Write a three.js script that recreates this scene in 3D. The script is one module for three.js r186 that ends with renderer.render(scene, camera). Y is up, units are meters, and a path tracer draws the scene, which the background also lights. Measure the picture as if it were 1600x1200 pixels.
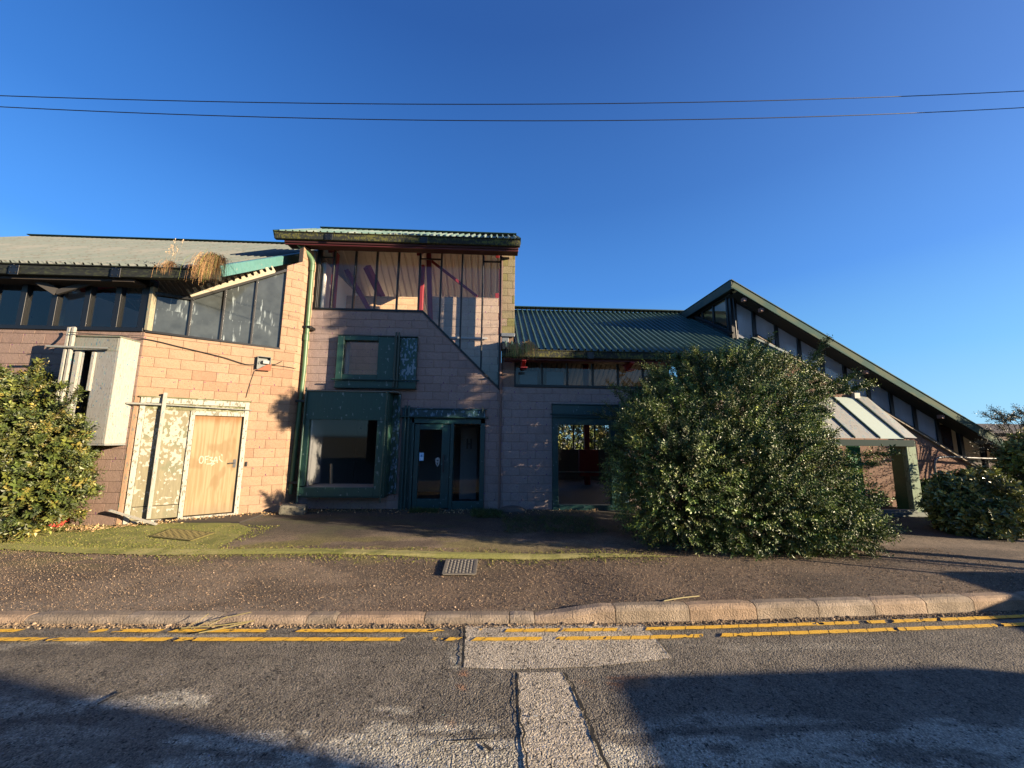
import * as THREE from 'three';
import { mergeGeometries } from 'three/addons/utils/BufferGeometryUtils.js';
import { RoundedBoxGeometry } from 'three/addons/geometries/RoundedBoxGeometry.js';

// ---------- camera, sky, sun, exposure ----------
const R = a => a * Math.PI / 180;
const scene = new THREE.Scene();
const camera = new THREE.PerspectiveCamera(89.905, 4 / 3, 0.05, 900);
camera.position.set(0, 1.69, 0);
camera.rotation.order = 'YXZ';
camera.rotation.set(R(8.0), R(-2.4), R(0.67));
scene.add(camera);
const renderer = new THREE.WebGLRenderer({ antialias: true });
renderer.setSize(1024, 768);
renderer.toneMapping = THREE.LinearToneMapping;
renderer.toneMappingExposure = 3.3;
renderer.shadowMap.enabled = true;

const SUN = new THREE.Vector3(2.33, 0.584, 1).normalize();
{
  const W = 1024, H = 512, d = new Float32Array(W * H * 4);
  const stops = [[-90, .10, .09, .08], [-2, .13, .13, .13], [0, .38, .70, .90], [4, .30, .65, .96], [10, .18, .52, .95], [20, .080, .31, .84], [32, .045, .20, .62], [50, .022, .115, .42], [90, .014, .075, .29]];
  for (let j = 0; j < H; j++) {
    const el = ((j + .5) / H - .5) * 180, y = Math.sin(R(el)), c = Math.cos(R(el));
    let k = 0; while (k < stops.length - 2 && el > stops[k + 1][0]) k++;
    const a = stops[k], b = stops[k + 1], t = (el - a[0]) / (b[0] - a[0]);
    for (let i = 0; i < W; i++) {
      const ph = ((i + .5) / W - .5) * 2 * Math.PI, x = Math.cos(ph) * c, z = Math.sin(ph) * c;
      const cg = x * SUN.x + y * SUN.y + z * SUN.z, g = Math.acos(Math.min(1, Math.max(-1, cg)));
      const m = (el > 0 ? .82 + .42 * cg * cg : 1) * .345;
      const glow = el > -2 ? (.36 * Math.exp(-g / .25) + .03 * Math.exp(-g / .7)) : 0;
      const o = (j * W + i) * 4;
      d[o] = (a[1] + (b[1] - a[1]) * t) * m + glow * 1.0;
      d[o + 1] = (a[2] + (b[2] - a[2]) * t) * m + glow * .88;
      d[o + 2] = (a[3] + (b[3] - a[3]) * t) * m + glow * .68;
      d[o + 3] = 1;
    }
  }
  const t = new THREE.DataTexture(d, W, H, THREE.RGBAFormat, THREE.FloatType);
  t.mapping = THREE.EquirectangularReflectionMapping; t.magFilter = THREE.LinearFilter; t.minFilter = THREE.LinearFilter; t.wrapS = THREE.RepeatWrapping; t.needsUpdate = true;
  scene.background = t; scene.environment = t;
}
const sun = new THREE.DirectionalLight(new THREE.Color(1, .80, .56), 5);
sun.position.copy(SUN).multiplyScalar(60); sun.castShadow = true; sun.shadow.radius = 0.6;
Object.assign(sun.shadow.camera, { left: -40, right: 40, top: 30, bottom: -30, near: 1, far: 160 });
sun.shadow.mapSize.set(4096, 4096);
scene.add(sun); scene.add(sun.target);

// ---------- helpers ----------
function rng(s) { return () => { s |= 0; s = s + 0x6D2B79F5 | 0; let t = Math.imul(s ^ s >>> 15, 1 | s); t = t + Math.imul(t ^ t >>> 7, 61 | t) ^ t; return ((t ^ t >>> 14) >>> 0) / 4294967296; }; }
const rnd = rng(7);
const h2 = (x, y, s) => { let n = Math.imul(x, 374761393) ^ Math.imul(y, 668265263) ^ Math.imul(s, 1274126177); n = Math.imul(n ^ n >>> 13, 1274126177); return ((n ^ n >>> 16) >>> 0) / 4294967296; };
function vn(x, y, p, s) { const X = Math.floor(x), Y = Math.floor(y), fx = x - X, fy = y - Y, u = fx * fx * (3 - 2 * fx), v = fy * fy * (3 - 2 * fy), w = n => ((n % p) + p) % p; const a = h2(w(X), w(Y), s), b = h2(w(X + 1), w(Y), s), c = h2(w(X), w(Y + 1), s), d = h2(w(X + 1), w(Y + 1), s); return a + (b - a) * u + (c - a) * v + (a - b - c + d) * u * v; }
function fbm(x, y, f, o, s) { let v = 0, a = .5, t = 0; for (let i = 0; i < o; i++) { v += a * vn(x * f, y * f, f, s + i); t += a; a *= .5; f *= 2; } return v / t; }   // x,y in 0..1, wraps
const clamp = (v, a = 0, b = 1) => Math.min(b, Math.max(a, v)), sst = (a, b, v) => { const t = clamp((v - a) / (b - a)); return t * t * (3 - 2 * t); };
const s8 = v => 255 * (v <= .0031308 ? 12.92 * v : 1.055 * Math.pow(Math.max(v, 0), 1 / 2.4) - .055);
function dtex(w, h, fn, colour, rx = 1, ry = 1) {
  const d = new Uint8Array(w * h * 4);
  for (let j = 0; j < h; j++) for (let i = 0; i < w; i++) {
    const c = fn((i + .5) / w, (j + .5) / h), o = (j * w + i) * 4;
    if (colour) { d[o] = s8(c[0]); d[o + 1] = s8(c[1]); d[o + 2] = s8(c[2]); d[o + 3] = 255; } else { const v = clamp(c) * 255; d[o] = d[o + 1] = d[o + 2] = v; d[o + 3] = 255; }
  }
  const t = new THREE.DataTexture(d, w, h); t.wrapS = t.wrapT = THREE.RepeatWrapping; t.magFilter = THREE.LinearFilter; t.minFilter = THREE.LinearMipmapLinearFilter; t.generateMipmaps = true;
  if (colour) t.colorSpace = THREE.SRGBColorSpace;
  t.repeat.set(rx, ry); t.needsUpdate = true; return t;
}
const mixc = (a, b, t) => [a[0] + (b[0] - a[0]) * t, a[1] + (b[1] - a[1]) * t, a[2] + (b[2] - a[2]) * t];
const lin = (r, g, b) => new THREE.Color().setRGB(r, g, b);
const M = (c, { k = .56, ...o } = {}) => new THREE.MeshStandardMaterial({ color: lin(c[0] * k * .76, c[1] * k * .76, c[2] * k * .76), roughness: .8, ...o });

const names = {};
const numbered = n => { const k = names[n] = (names[n] ?? -1) + 1; return k ? `${n}_${String(k).padStart(3, '0')}` : n; };
function tag(o, label, category, group, kind) { if (label) o.userData.label = label; if (category) o.userData.category = category; if (group) o.userData.group = group; if (kind) o.userData.kind = kind; return o; }
function thing(name, label, category, [x, y, z] = [0, 0, 0], group) { const g = new THREE.Group(); g.name = numbered(name); g.position.set(x, y, z); scene.add(g); return tag(g, label, category, group); }
const shadow = m => { m.castShadow = m.receiveShadow = true; return m; };
function put(name, geo, mat, parent, pos) { const m = shadow(new THREE.Mesh(Array.isArray(geo) ? mergeGeometries(geo.map(g => g.index ? g.toNonIndexed() : g)) : geo, mat)); m.name = parent === scene ? numbered(name) : name; if (pos) m.position.set(...pos); parent.add(m); return m; }
function grp(name, parent, pos) { const g = new THREE.Group(); g.name = name; if (pos) g.position.set(...pos); parent.add(g); return g; }
function muv(g) { // metric uv by dominant normal
  if (g.index) g = g.toNonIndexed(); const p = g.attributes.position, n = g.attributes.normal, uv = new Float32Array(p.count * 2);
  for (let i = 0; i < p.count; i++) { const ax = Math.abs(n.getX(i)), ay = Math.abs(n.getY(i)), az = Math.abs(n.getZ(i)); let u, v; if (az >= ax && az >= ay) { u = p.getX(i); v = p.getY(i); } else if (ax >= ay) { u = p.getZ(i); v = p.getY(i); } else { u = p.getX(i); v = p.getZ(i); } uv[i * 2] = u; uv[i * 2 + 1] = v; }
  g.setAttribute('uv', new THREE.BufferAttribute(uv, 2)); return g;
}
const box = (x0, x1, y0, y1, z0, z1) => { const g = new THREE.BoxGeometry(x1 - x0, y1 - y0, z1 - z0); g.translate((x0 + x1) / 2, (y0 + y1) / 2, (z0 + z1) / 2); return muv(g); };
const rbox = (x0, x1, y0, y1, z0, z1, r = .008) => { const w = x1 - x0, h = y1 - y0, d = z1 - z0; const g = new RoundedBoxGeometry(w, h, d, 1, Math.min(r, w * .3, h * .3, d * .3)); g.translate((x0 + x1) / 2, (y0 + y1) / 2, (z0 + z1) / 2); return muv(g); };
function beam(a, b, w, h, up = [0, 1, 0]) { // oriented box a -> b
  const A = new THREE.Vector3(...a), B = new THREE.Vector3(...b), d = B.clone().sub(A), L = d.length(); d.normalize();
  const s = new THREE.Vector3().crossVectors(d, new THREE.Vector3(...up)).normalize(), u = new THREE.Vector3().crossVectors(s, d);
  const g = muv(new RoundedBoxGeometry(w, h, L, 1, Math.min(w, h) * .12)); g.applyMatrix4(new THREE.Matrix4().makeBasis(s, u, d.clone().negate())); g.translate((A.x + B.x) / 2, (A.y + B.y) / 2, (A.z + B.z) / 2); return g;
}
function tube(pts, r, seg = 24, rad = 7) { return new THREE.TubeGeometry(new THREE.CatmullRomCurve3(pts.map(p => new THREE.Vector3(...p))), seg, r, rad).toNonIndexed(); }
const rod = (a, b, r) => tube([a, [(a[0] + b[0]) / 2, (a[1] + b[1]) / 2, (a[2] + b[2]) / 2], b], r, 2, 8);
function quadGeo(a, b, c, d) { const g = new THREE.BufferGeometry(); g.setAttribute('position', new THREE.BufferAttribute(new Float32Array([...a, ...b, ...c, ...a, ...c, ...d]), 3)); g.computeVertexNormals(); return muv(g); }
function poly(pts, holes, depth) { const s = new THREE.Shape(pts.map(p => new THREE.Vector2(...p))); for (const h of holes || []) s.holes.push(new THREE.Path(h.map(p => new THREE.Vector2(...p)))); return depth ? muv(new THREE.ExtrudeGeometry(s, { depth, bevelEnabled: false })) : muv(new THREE.ShapeGeometry(s)); }

// ---------- textures and materials ----------
const blockBase = dtex(512, 512, (u, v) => { const a = fbm(u, v, 64, 3, 3), b = fbm(u, v, 5, 4, 9), sp = vn(u * 220, v * 220, 220, 5); const k = .78 + .22 * a + .22 * (b - .5) + (sp > .93 ? -.28 : sp < .05 ? .14 : 0); return [k, k * (.96 + .06 * b), k * (.95 + .05 * a)]; }, true, 1 / 1.7, 1 / 1.7);
const blockBump = dtex(512, 512, (u, v) => .5 * fbm(u, v, 90, 3, 21) + .5 * fbm(u, v, 12, 3, 5), false, 1 / 1.1, 1 / 1.1);
const tones = (list, o = {}) => list.map(c => M(c, { map: blockBase, bumpMap: blockBump, bumpScale: .007, roughness: .95, ...o }));
const pinkTones = tones([[.64, .485, .445], [.625, .47, .43], [.655, .50, .46], [.63, .47, .425], [.61, .46, .42]]);
const orangeTones = tones([[.71, .475, .305], [.69, .45, .285], [.725, .49, .32], [.675, .43, .275], [.65, .395, .25], [.73, .50, .33]]);
const mossTones = tones([[.52, .44, .26], [.46, .41, .18], [.58, .46, .30], [.40, .38, .14], [.60, .47, .33]]);
const brownTones = tones([[.55, .38, .31], [.53, .365, .295], [.565, .395, .32], [.54, .36, .29]]);
const mortar = M([.43, .28, .20], { map: blockBase, roughness: 1 });
const mortarDark = M([.30, .20, .16], { map: blockBase, roughness: 1 });
const woodStreak = dtex(512, 512, (u, v) => { const g = fbm(u, v * .12, 96, 3, 31), f = fbm(u, v * .2, 90, 3, 33) + .2 * (fbm(u, v, 5, 3, 35) - .5), k = .74 + .36 * g; return f > .72 ? [k * .62, k * .6, k * .55] : [k, k * .98, k * .94]; }, true, 1 / .9, 1 / .9);
const whiteWood = M([.74, .72, .64], { map: woodStreak, roughness: .85, bumpMap: woodStreak, bumpScale: .002 });
const greyWood = M([.50, .51, .50], { map: woodStreak, roughness: .9, bumpMap: woodStreak, bumpScale: .002 });
const peelN = (u, v) => fbm(u, v * .75, 56, 5, 41) + .34 * (fbm(u, v, 6, 4, 45) - .5) + .20 * (sst(.25, .75, v) - .62);
const peelTex = dtex(1024, 1024, (u, v) => { const p = sst(.53, .545, peelN(u, v)), g = fbm(u, v * .12, 130, 3, 43), m = fbm(u, v, 90, 3, 47), grn = fbm(u, v, 7, 4, 49); return mixc(mixc([.34 + .16 * g, .30 + .15 * g, .19 + .09 * g], [.28, .31, .19], sst(.5, .72, grn) * .6), [.66 + .16 * m, .62 + .16 * m, .50 + .15 * m], p); }, true, 1 / 2.4, 1 / 2.4);
const peelBump = dtex(1024, 1024, (u, v) => sst(.52, .56, peelN(u, v)) * .8 + .2 * fbm(u, v * .12, 130, 2, 43), false, 1 / 2.4, 1 / 2.4);
const peelWood = M([1, 1, 1], { map: peelTex, bumpMap: peelBump, bumpScale: .003, roughness: .9 });
const frameTex = dtex(512, 512, (u, v) => { const n = fbm(u, v * .4, 36, 4, 51), g = fbm(u, v, 70, 2, 53); return mixc([.74 + .1 * g, .71 + .1 * g, .60 + .08 * g], [.36, .34, .25], sst(.53, .66, n)); }, true, 1 / .8, 1 / .8);
const oldFrame = M([1, 1, 1], { map: frameTex, bumpMap: frameTex, bumpScale: .002, roughness: .85 });
const paintTex = (base, chip, thr, s, second) => dtex(512, 512, (u, v) => { const n = fbm(u, v * .55, 22, 5, s) + .16 * (fbm(u, v, 4, 3, s + 11) - .5), st = fbm(u, v * .1, 40, 3, s + 3), k = .86 + .28 * st; let c = [base[0] * k, base[1] * k, base[2] * k]; if (second) c = mixc(c, second, sst(thr - .09, thr - .03, n)); return mixc(c, chip, sst(thr, thr + .02, n)); }, true, 1 / .9, 1 / .9);
const greenPaint = M([1, 1, 1], { map: paintTex([.035, .118, .088], [.30, .40, .38], .76, 61), roughness: .42 });
const tealPaint = M([1, 1, 1], { map: paintTex([.022, .105, .105], [.26, .38, .42], .76, 65), roughness: .42 });
const tealPeel = M([1, 1, 1], { map: paintTex([.022, .09, .105], [.26, .42, .54], .66, 69, [.03, .15, .27]), roughness: .5 });
const greenPeel = M([1, 1, 1], { map: paintTex([.035, .125, .09], [.34, .48, .56], .62, 73, [.05, .19, .30]), roughness: .5 });
const greenDark = M([.02, .075, .06], { roughness: .45 });
const pipeGreen = M([1, 1, 1], { map: paintTex([.15, .29, .13], [.2, .26, .12], .72, 77), roughness: .45 });
const blackMetal = M([.012, .013, .014], { roughness: .45 });
const steel = M([.32, .33, .34], { roughness: .4, metalness: .7 });
const paleMetal = M([.55, .56, .52], { map: woodStreak, roughness: .6 });
const red = M([.52, .035, .035], { roughness: .55 });
const redDark = M([.16, .016, .016], { roughness: .6 });
const creamIn = M([1.0, .87, .70], { k: 1, roughness: .8 });
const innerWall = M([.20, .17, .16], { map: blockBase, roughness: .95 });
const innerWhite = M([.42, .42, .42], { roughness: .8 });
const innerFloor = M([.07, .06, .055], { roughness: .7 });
const roofTex = (a, b, c, s) => dtex(512, 1024, (u, v) => { const n = fbm(u, v, 7, 5, s), st = fbm(u, v * .08, 60, 3, s + 5); let k = mixc(a, b, sst(.40, .66, n * .6 + st * .4)); const l = fbm(u, v, 46, 2, s + 9); return l > .74 ? mixc(k, c, .55) : k; }, true, 1 / 2.1, 1 / 4.1);
const roofGrey = M([1, 1, 1], { map: roofTex([.215, .255, .23], [.29, .298, .268], [.15, .12, .08], 81), roughness: .62 });
const roofPale = M([1, 1, 1], { map: roofTex([.20, .34, .29], [.42, .50, .44], [.16, .20, .15], 85), roughness: .55 });
const roofGreen = M([1, 1, 1], { map: roofTex([.075, .16, .135], [.11, .21, .175], [.05, .09, .06], 89), roughness: .45 });
const flashTeal = M([1, 1, 1], { map: paintTex([.17, .42, .40], [.36, .5, .46], .74, 93), roughness: .45 });
const fasciaTex = dtex(1024, 512, (u, v) => { const n = fbm(u, v, 6, 5, 95), g = fbm(u, v, 40, 3, 97); return mixc([.055 + .03 * g, .115 + .04 * g, .10 + .04 * g], [.14, .17, .12], sst(.46, .66, n)); }, true, 1 / 3, 1 / 1);
const fasciaMat = M([1.3, 1.4, 1.35], { map: fasciaTex, roughness: .95 });
const mossGutter = M([1, 1, 1], { map: dtex(1024, 256, (u, v) => { const st = fbm(u, v * .12, 140, 3, 101), n = fbm(u, v, 9, 4, 103); const m = sst(.50, .70, st * .6 + n * .5); return mixc([.030, .036, .026], [.20, .20, .04], m); }, true, 1 / 3.1, 1 / .6), roughness: .9 });
const darkGutter = M([1, 1, 1], { map: dtex(512, 256, (u, v) => { const n = fbm(u, v, 40, 4, 107); return mixc([.014, .02, .016], [.07, .085, .035], sst(.5, .72, n)); }, true, 1 / 2, 1 / .6), roughness: .85 });
const glassO = { transmission: 1, thickness: 0, roughness: .02, ior: 1.5, side: THREE.DoubleSide };
const glass = new THREE.MeshPhysicalMaterial({ color: lin(.86, .9, .9), ...glassO });
const glassClear = new THREE.MeshPhysicalMaterial({ color: lin(.95, .96, .96), ...glassO });
const glassDark = new THREE.MeshPhysicalMaterial({ color: lin(.45, .5, .52), ...glassO });
const dirtTex = dtex(512, 512, (u, v) => { const n = fbm(u, v, 9, 5, 111), st = fbm(u, v * .16, 36, 4, 113), sp = vn(u * 120, v * 120, 120, 115); const k = .07 + .08 * n + .5 * sst(.60, .80, st) * sst(.52, .7, fbm(u, v, 3, 2, 117)) + (sp > .992 ? .5 : 0); return [k * .95, k, k * .98]; }, true, 1 / 1.4, 1 / 1.4);
const milkTex = dtex(256, 256, (u, v) => { const n = fbm(u, v, 5, 4, 119), st = fbm(u, v * .2, 20, 3, 121); const k = .34 + .2 * n + .12 * st; return [k, k * .98, k]; }, true, 1 / 1.9, 1 / 1.9);
const glassDusty = new THREE.MeshPhysicalMaterial({ map: dirtTex, color: lin(.9, 1, 1.05), transmission: .55, thickness: 0, roughness: .12, side: THREE.DoubleSide });
const glassMilky = new THREE.MeshPhysicalMaterial({ map: milkTex, color: lin(.74, .78, .84), transmission: .3, thickness: 0, roughness: .12, side: THREE.DoubleSide });
const polyPanel = new THREE.MeshPhysicalMaterial({ color: lin(.46, .56, .50), transmission: .35, thickness: 0, roughness: .6, side: THREE.DoubleSide });
const polyWhite = M([.66, .67, .64], { roughness: .55, map: woodStreak });
const polyGreen = new THREE.MeshPhysicalMaterial({ color: lin(.02, .30, .11), transmission: .35, thickness: 0, roughness: .4, side: THREE.DoubleSide });

// ---------- block walls ----------
function clipConvex(P, C) { // Sutherland-Hodgman, C counter-clockwise
  for (let i = 0; i < C.length && P.length; i++) {
    const a = C[i], b = C[(i + 1) % C.length], side = p => (b[0] - a[0]) * (p[1] - a[1]) - (b[1] - a[1]) * (p[0] - a[0]), Q = [];
    for (let k = 0; k < P.length; k++) { const p = P[k], q = P[(k + 1) % P.length], s = side(p), t = side(q); if (s >= 0) Q.push(p); if ((s > 0 && t < 0) || (s < 0 && t > 0)) { const f = s / (s - t); Q.push([p[0] + (q[0] - p[0]) * f, p[1] + (q[1] - p[1]) * f]); } }
    P = Q;
  }
  return P;
}
const area = P => { let a = 0; for (let i = 0; i < P.length; i++) { const p = P[i], q = P[(i + 1) % P.length]; a += p[0] * q[1] - q[0] * p[1]; } return a / 2; };
function prism(P, d, bev, ou, ov) { // convex polygon with a chamfered face, uv metric with offset
  const n = P.length; let cx = 0, cy = 0; for (const p of P) { cx += p[0] / n; cy += p[1] / n; }
  const I = P.map((p, i) => { const a = P[(i + n - 1) % n], b = P[(i + 1) % n]; const e1 = [p[0] - a[0], p[1] - a[1]], e2 = [b[0] - p[0], b[1] - p[1]], l1 = Math.hypot(...e1) || 1, l2 = Math.hypot(...e2) || 1; const nx = -e1[1] / l1 - e2[1] / l2, ny = e1[0] / l1 + e2[0] / l2, q = nx * nx + ny * ny || 1; return [p[0] + nx * bev * 2 / q, p[1] + ny * bev * 2 / q]; });
  const pos = [], uv = [], T = (a, b, c) => { for (const v of [a, b, c]) { pos.push(...v); uv.push(v[0] + ou, v[1] + ov); } };
  for (let i = 1; i < n - 1; i++) T([...I[0], d], [...I[i], d], [...I[i + 1], d]);
  for (let i = 0; i < n; i++) { const j = (i + 1) % n; T([...P[i], d - bev], [...P[j], d - bev], [...I[j], d]); T([...P[i], d - bev], [...I[j], d], [...I[i], d]); T([...P[i], 0], [...P[j], 0], [...P[j], d - bev]); T([...P[i], 0], [...P[j], d - bev], [...P[i], d - bev]); }
  const g = new THREE.BufferGeometry(); g.setAttribute('position', new THREE.BufferAttribute(new Float32Array(pos), 3)); g.setAttribute('uv', new THREE.BufferAttribute(new Float32Array(uv), 2)); g.computeVertexNormals(); return g;
}
const blockCache = new Map();
function blockWall(parent, { at, turn = 0, outline, holes = [], course = .2, len = .4, thick = .2, tone, mats, back = mortar, seed = 1, base = 0, phase = 0, max = 300 }) {
  const r = rng(seed), w = put('wall', poly(outline, holes.map(([a, b, c, d]) => [[a, c], [a, d], [b, d], [b, c]]), thick - .007), back, parent, at); w.rotation.y = turn; w.geometry.translate(0, 0, -thick);
  const xs = outline.map(p => p[0]), ys = outline.map(p => p[1]), x0 = Math.min(...xs), x1 = Math.max(...xs), y1 = Math.max(...ys), j = .0028, D = .022;
  let row = 0;
  for (let v = base; v < y1; v += course, row++) for (let u = x0 - len + phase + (row % 2 ? len / 2 : 0); u < x1; u += len) {
    let rects = [[Math.max(u, x0) + (u < x0 ? 0 : j), Math.min(u + len - j, x1), v + j, v + course - j]];
    for (const [a, b, c, d] of holes) { const out = []; for (const q of rects) { if (q[1] <= a || q[0] >= b || q[3] <= c || q[2] >= d) { out.push(q); continue; } if (q[0] < a) out.push([q[0], a, q[2], q[3]]); if (q[1] > b) out.push([b, q[1], q[2], q[3]]); const l = Math.max(q[0], a), m = Math.min(q[1], b); if (q[2] < c) out.push([l, m, q[2], c]); if (q[3] > d) out.push([l, m, d, q[3]]); } rects = out; }
    for (const q of rects) {
      if (q[1] - q[0] < .025 || q[3] - q[2] < .025) continue;
      let P = clipConvex([[q[0], q[2]], [q[1], q[2]], [q[1], q[3]], [q[0], q[3]]], outline); P = P.filter((p, i) => { const n = P[(i + 1) % P.length]; return Math.hypot(p[0] - n[0], p[1] - n[1]) > .004; });
      if (P.length < 3 || area(P) < .0015) continue;
      const ox = q[0], oy = q[2]; P = P.map(p => [p[0] - ox, p[1] - oy]);
      const k = Math.floor(r() * 4), key = P.map(p => p.map(c => c.toFixed(3)).join()).join(';') + k;
      if (!blockCache.has(key)) blockCache.set(key, prism(P, D + k * .0008, .003, k * .43, k * .31));
      const t = tone ? tone(ox, oy, r) : Math.floor(r() * mats.length);
      const b = put('block', blockCache.get(key), mats[clamp(t, 0, mats.length - 1) | 0], w, [ox, oy, -.02]);
    }
  }
  return w;
}

// ---------- roofs ----------
function corr(w, len, pitch = .167, h = .05, top = .03, foot = .056) { // local: x across, y up, z down the slope
  const n = Math.round(w / pitch), pr = []; for (let i = 0; i < n; i++) { const x = i * w / n, p = w / n; pr.push([x, 0], [x + (p - foot) / 2, 0], [x + (p - top) / 2, h], [x + (p + top) / 2, h], [x + (p + foot) / 2, 0]); } pr.push([w, 0]);
  const pos = [], uv = []; let s = 0; const m = Math.max(1, Math.round(len / 2));
  for (let i = 0; i < pr.length - 1; i++) { const a = pr[i], b = pr[i + 1], l = Math.hypot(b[0] - a[0], b[1] - a[1]); for (let k = 0; k < m; k++) { const z0 = len * k / m, z1 = len * (k + 1) / m; const V = [[a[0], a[1], z0], [a[0], a[1], z1], [b[0], b[1], z1], [b[0], b[1], z0]], U = [[s, z0], [s, z1], [s + l, z1], [s + l, z0]]; for (const q of [0, 1, 2, 0, 2, 3]) { pos.push(...V[q]); uv.push(...U[q]); } } s += l; }
  const g = new THREE.BufferGeometry(); g.setAttribute('position', new THREE.BufferAttribute(new Float32Array(pos), 3)); g.setAttribute('uv', new THREE.BufferAttribute(new Float32Array(uv), 2)); g.computeVertexNormals(); return g;
}
const SL = R(30.8), TS = Math.tan(SL);
function roofSlope(parent, x0, x1, ye, ze, zr, mat, back = false, liner = creamIn) { // eave height ye at ze up to ridge depth zr; sheets of about a metre, cream liner below
  const run = Math.abs(zr - ze), len = run / Math.cos(SL), n = Math.max(1, Math.round((x1 - x0) / 1.0)), w = (x1 - x0) / n, g = grp('roof', parent);
  g.position.set(back ? x1 : x0, ye + run * TS, zr); g.rotation.set(back ? -SL : SL, 0, 0);
  const geo = corr(w, len + .01); if (back) geo.scale(-1, 1, -1);
  for (let i = 0; i < n; i++) { const m = put('roof_sheet', geo, mat, g, [(back ? -1 : 1) * i * w, 0, 0]); m.position.y += (i % 2) * .002; }
  const lg = corr(x1 - x0 - .1, len - .06, .2, .03, .05, .09); if (back) lg.scale(-1, 1, -1);
  put('ceiling_liner', lg, liner, g, [back ? -.05 : .05, -.16, 0]);
  return g;
}

// ================= GROUND =================
const grit = dtex(1024, 1024, (u, v) => { const a = vn(u * 190, v * 190, 190, 201), b = vn(u * 330, v * 330, 330, 203), c = fbm(u, v, 24, 3, 205); return .48 * a + .32 * b + .2 * c; }, false, 1 / 1.6, 1 / 1.6);
const chipTile = (s, dark) => dtex(1024, 1024, (u, v) => { const a = vn(u * 170, v * 170, 170, s), b = vn(u * 300, v * 300, 300, s + 1), c = fbm(u, v, 20, 4, s + 2), d = fbm(u, v, 5, 3, s + 5), w = vn(u * 90, v * 90, 90, s + 3); let k = .30 + .95 * a * a * (.5 + .5 * b) + .35 * b * b + .30 * (c - .5) + .3 * (d - .5) - dark * sst(.72, .9, w) * .45; if (a > .93) k += .55; k = Math.max(.06, k) * .62; return [k * (1.02 + .10 * (b - .5)), k, k * (.97 - .12 * (b - .5))]; }, true, 1 / 1.25, 1 / 1.25);
const tileRoad = chipTile(211, 1), tilePave = chipTile(241, .8), tilePatch = chipTile(231, 1.2);
const roadMat = new THREE.MeshStandardMaterial({ color: lin(1.62, 1.58, 1.46), map: tileRoad, vertexColors: true, bumpMap: grit, bumpScale: .008, roughness: .86 });
const roadPlain = M([.36, .32, .26], { k: 1, map: tileRoad, bumpMap: grit, bumpScale: .008, roughness: .86 });
const patchMat = M([1.08, .95, .73], { k: 1, map: tilePatch, bumpMap: grit, bumpScale: .006, roughness: .92 });
const paveMat = new THREE.MeshStandardMaterial({ color: lin(1.08, 1.03, .95), map: tilePave, vertexColors: true, bumpMap: grit, bumpScale: .010, roughness: .95 });
const pavePlain = M([.3, .24, .18], { k: 1, map: tilePave, roughness: .95 });
function colourGrid(nx, nz, P, colour) { const pos = [], uv = [], col = [], ix = []; for (let j = 0; j <= nz; j++) for (let i = 0; i <= nx; i++) { const p = P(i / nx, j / nz); pos.push(...p); uv.push(p[0], p[2]); col.push(...colour(p[0], p[2])); } for (let j = 0; j < nz; j++) for (let i = 0; i < nx; i++) { const a = j * (nx + 1) + i; ix.push(a, a + 1, a + nx + 2, a, a + nx + 2, a + nx + 1); } const g = new THREE.BufferGeometry(); g.setAttribute('position', new THREE.BufferAttribute(new Float32Array(pos), 3)); g.setAttribute('uv', new THREE.BufferAttribute(new Float32Array(uv), 2)); g.setAttribute('color', new THREE.BufferAttribute(new Float32Array(col), 3)); g.setIndex(ix); g.computeVertexNormals(); if (g.attributes.normal.getY(0) < 0) { for (let i = 0; i < ix.length; i += 3) { const t = ix[i + 1]; ix[i + 1] = ix[i + 2]; ix[i + 2] = t; } g.setIndex(ix); g.computeVertexNormals(); } return g; }
const blobs = [[-2.35, -2.9, .30, .06, .9], [-3.0, -2.85, .3, .05, .6], [-1.40, -2.56, .24, .05, .9], [-.30, -2.44, .5, .12, 1], [-.62, -2.66, .12, .09, .8], [.95, -2.38, .42, .10, 1], [2.3, -2.46, 1.0, .10, .8], [3.4, -2.40, .7, .12, .7], [1.6, -2.62, .5, .04, .5], [-2.6, -2.62, .3, .06, .35], [-3.55, -3.68, .34, .05, .8], [-2.6, -3.76, .8, .022, .6], [-1.1, -3.75, .5, .02, .5], [-.27, -3.5, .04, .12, .7], [2.2, -2.18, 1.4, .14, .8], [-1.2, -2.1, .9, .18, .7], [2.6, -3.5, .9, .05, .3], [-4.6, -2.9, .8, .10, .6], [-3.2, -2.45, .5, .07, .35]];
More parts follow.
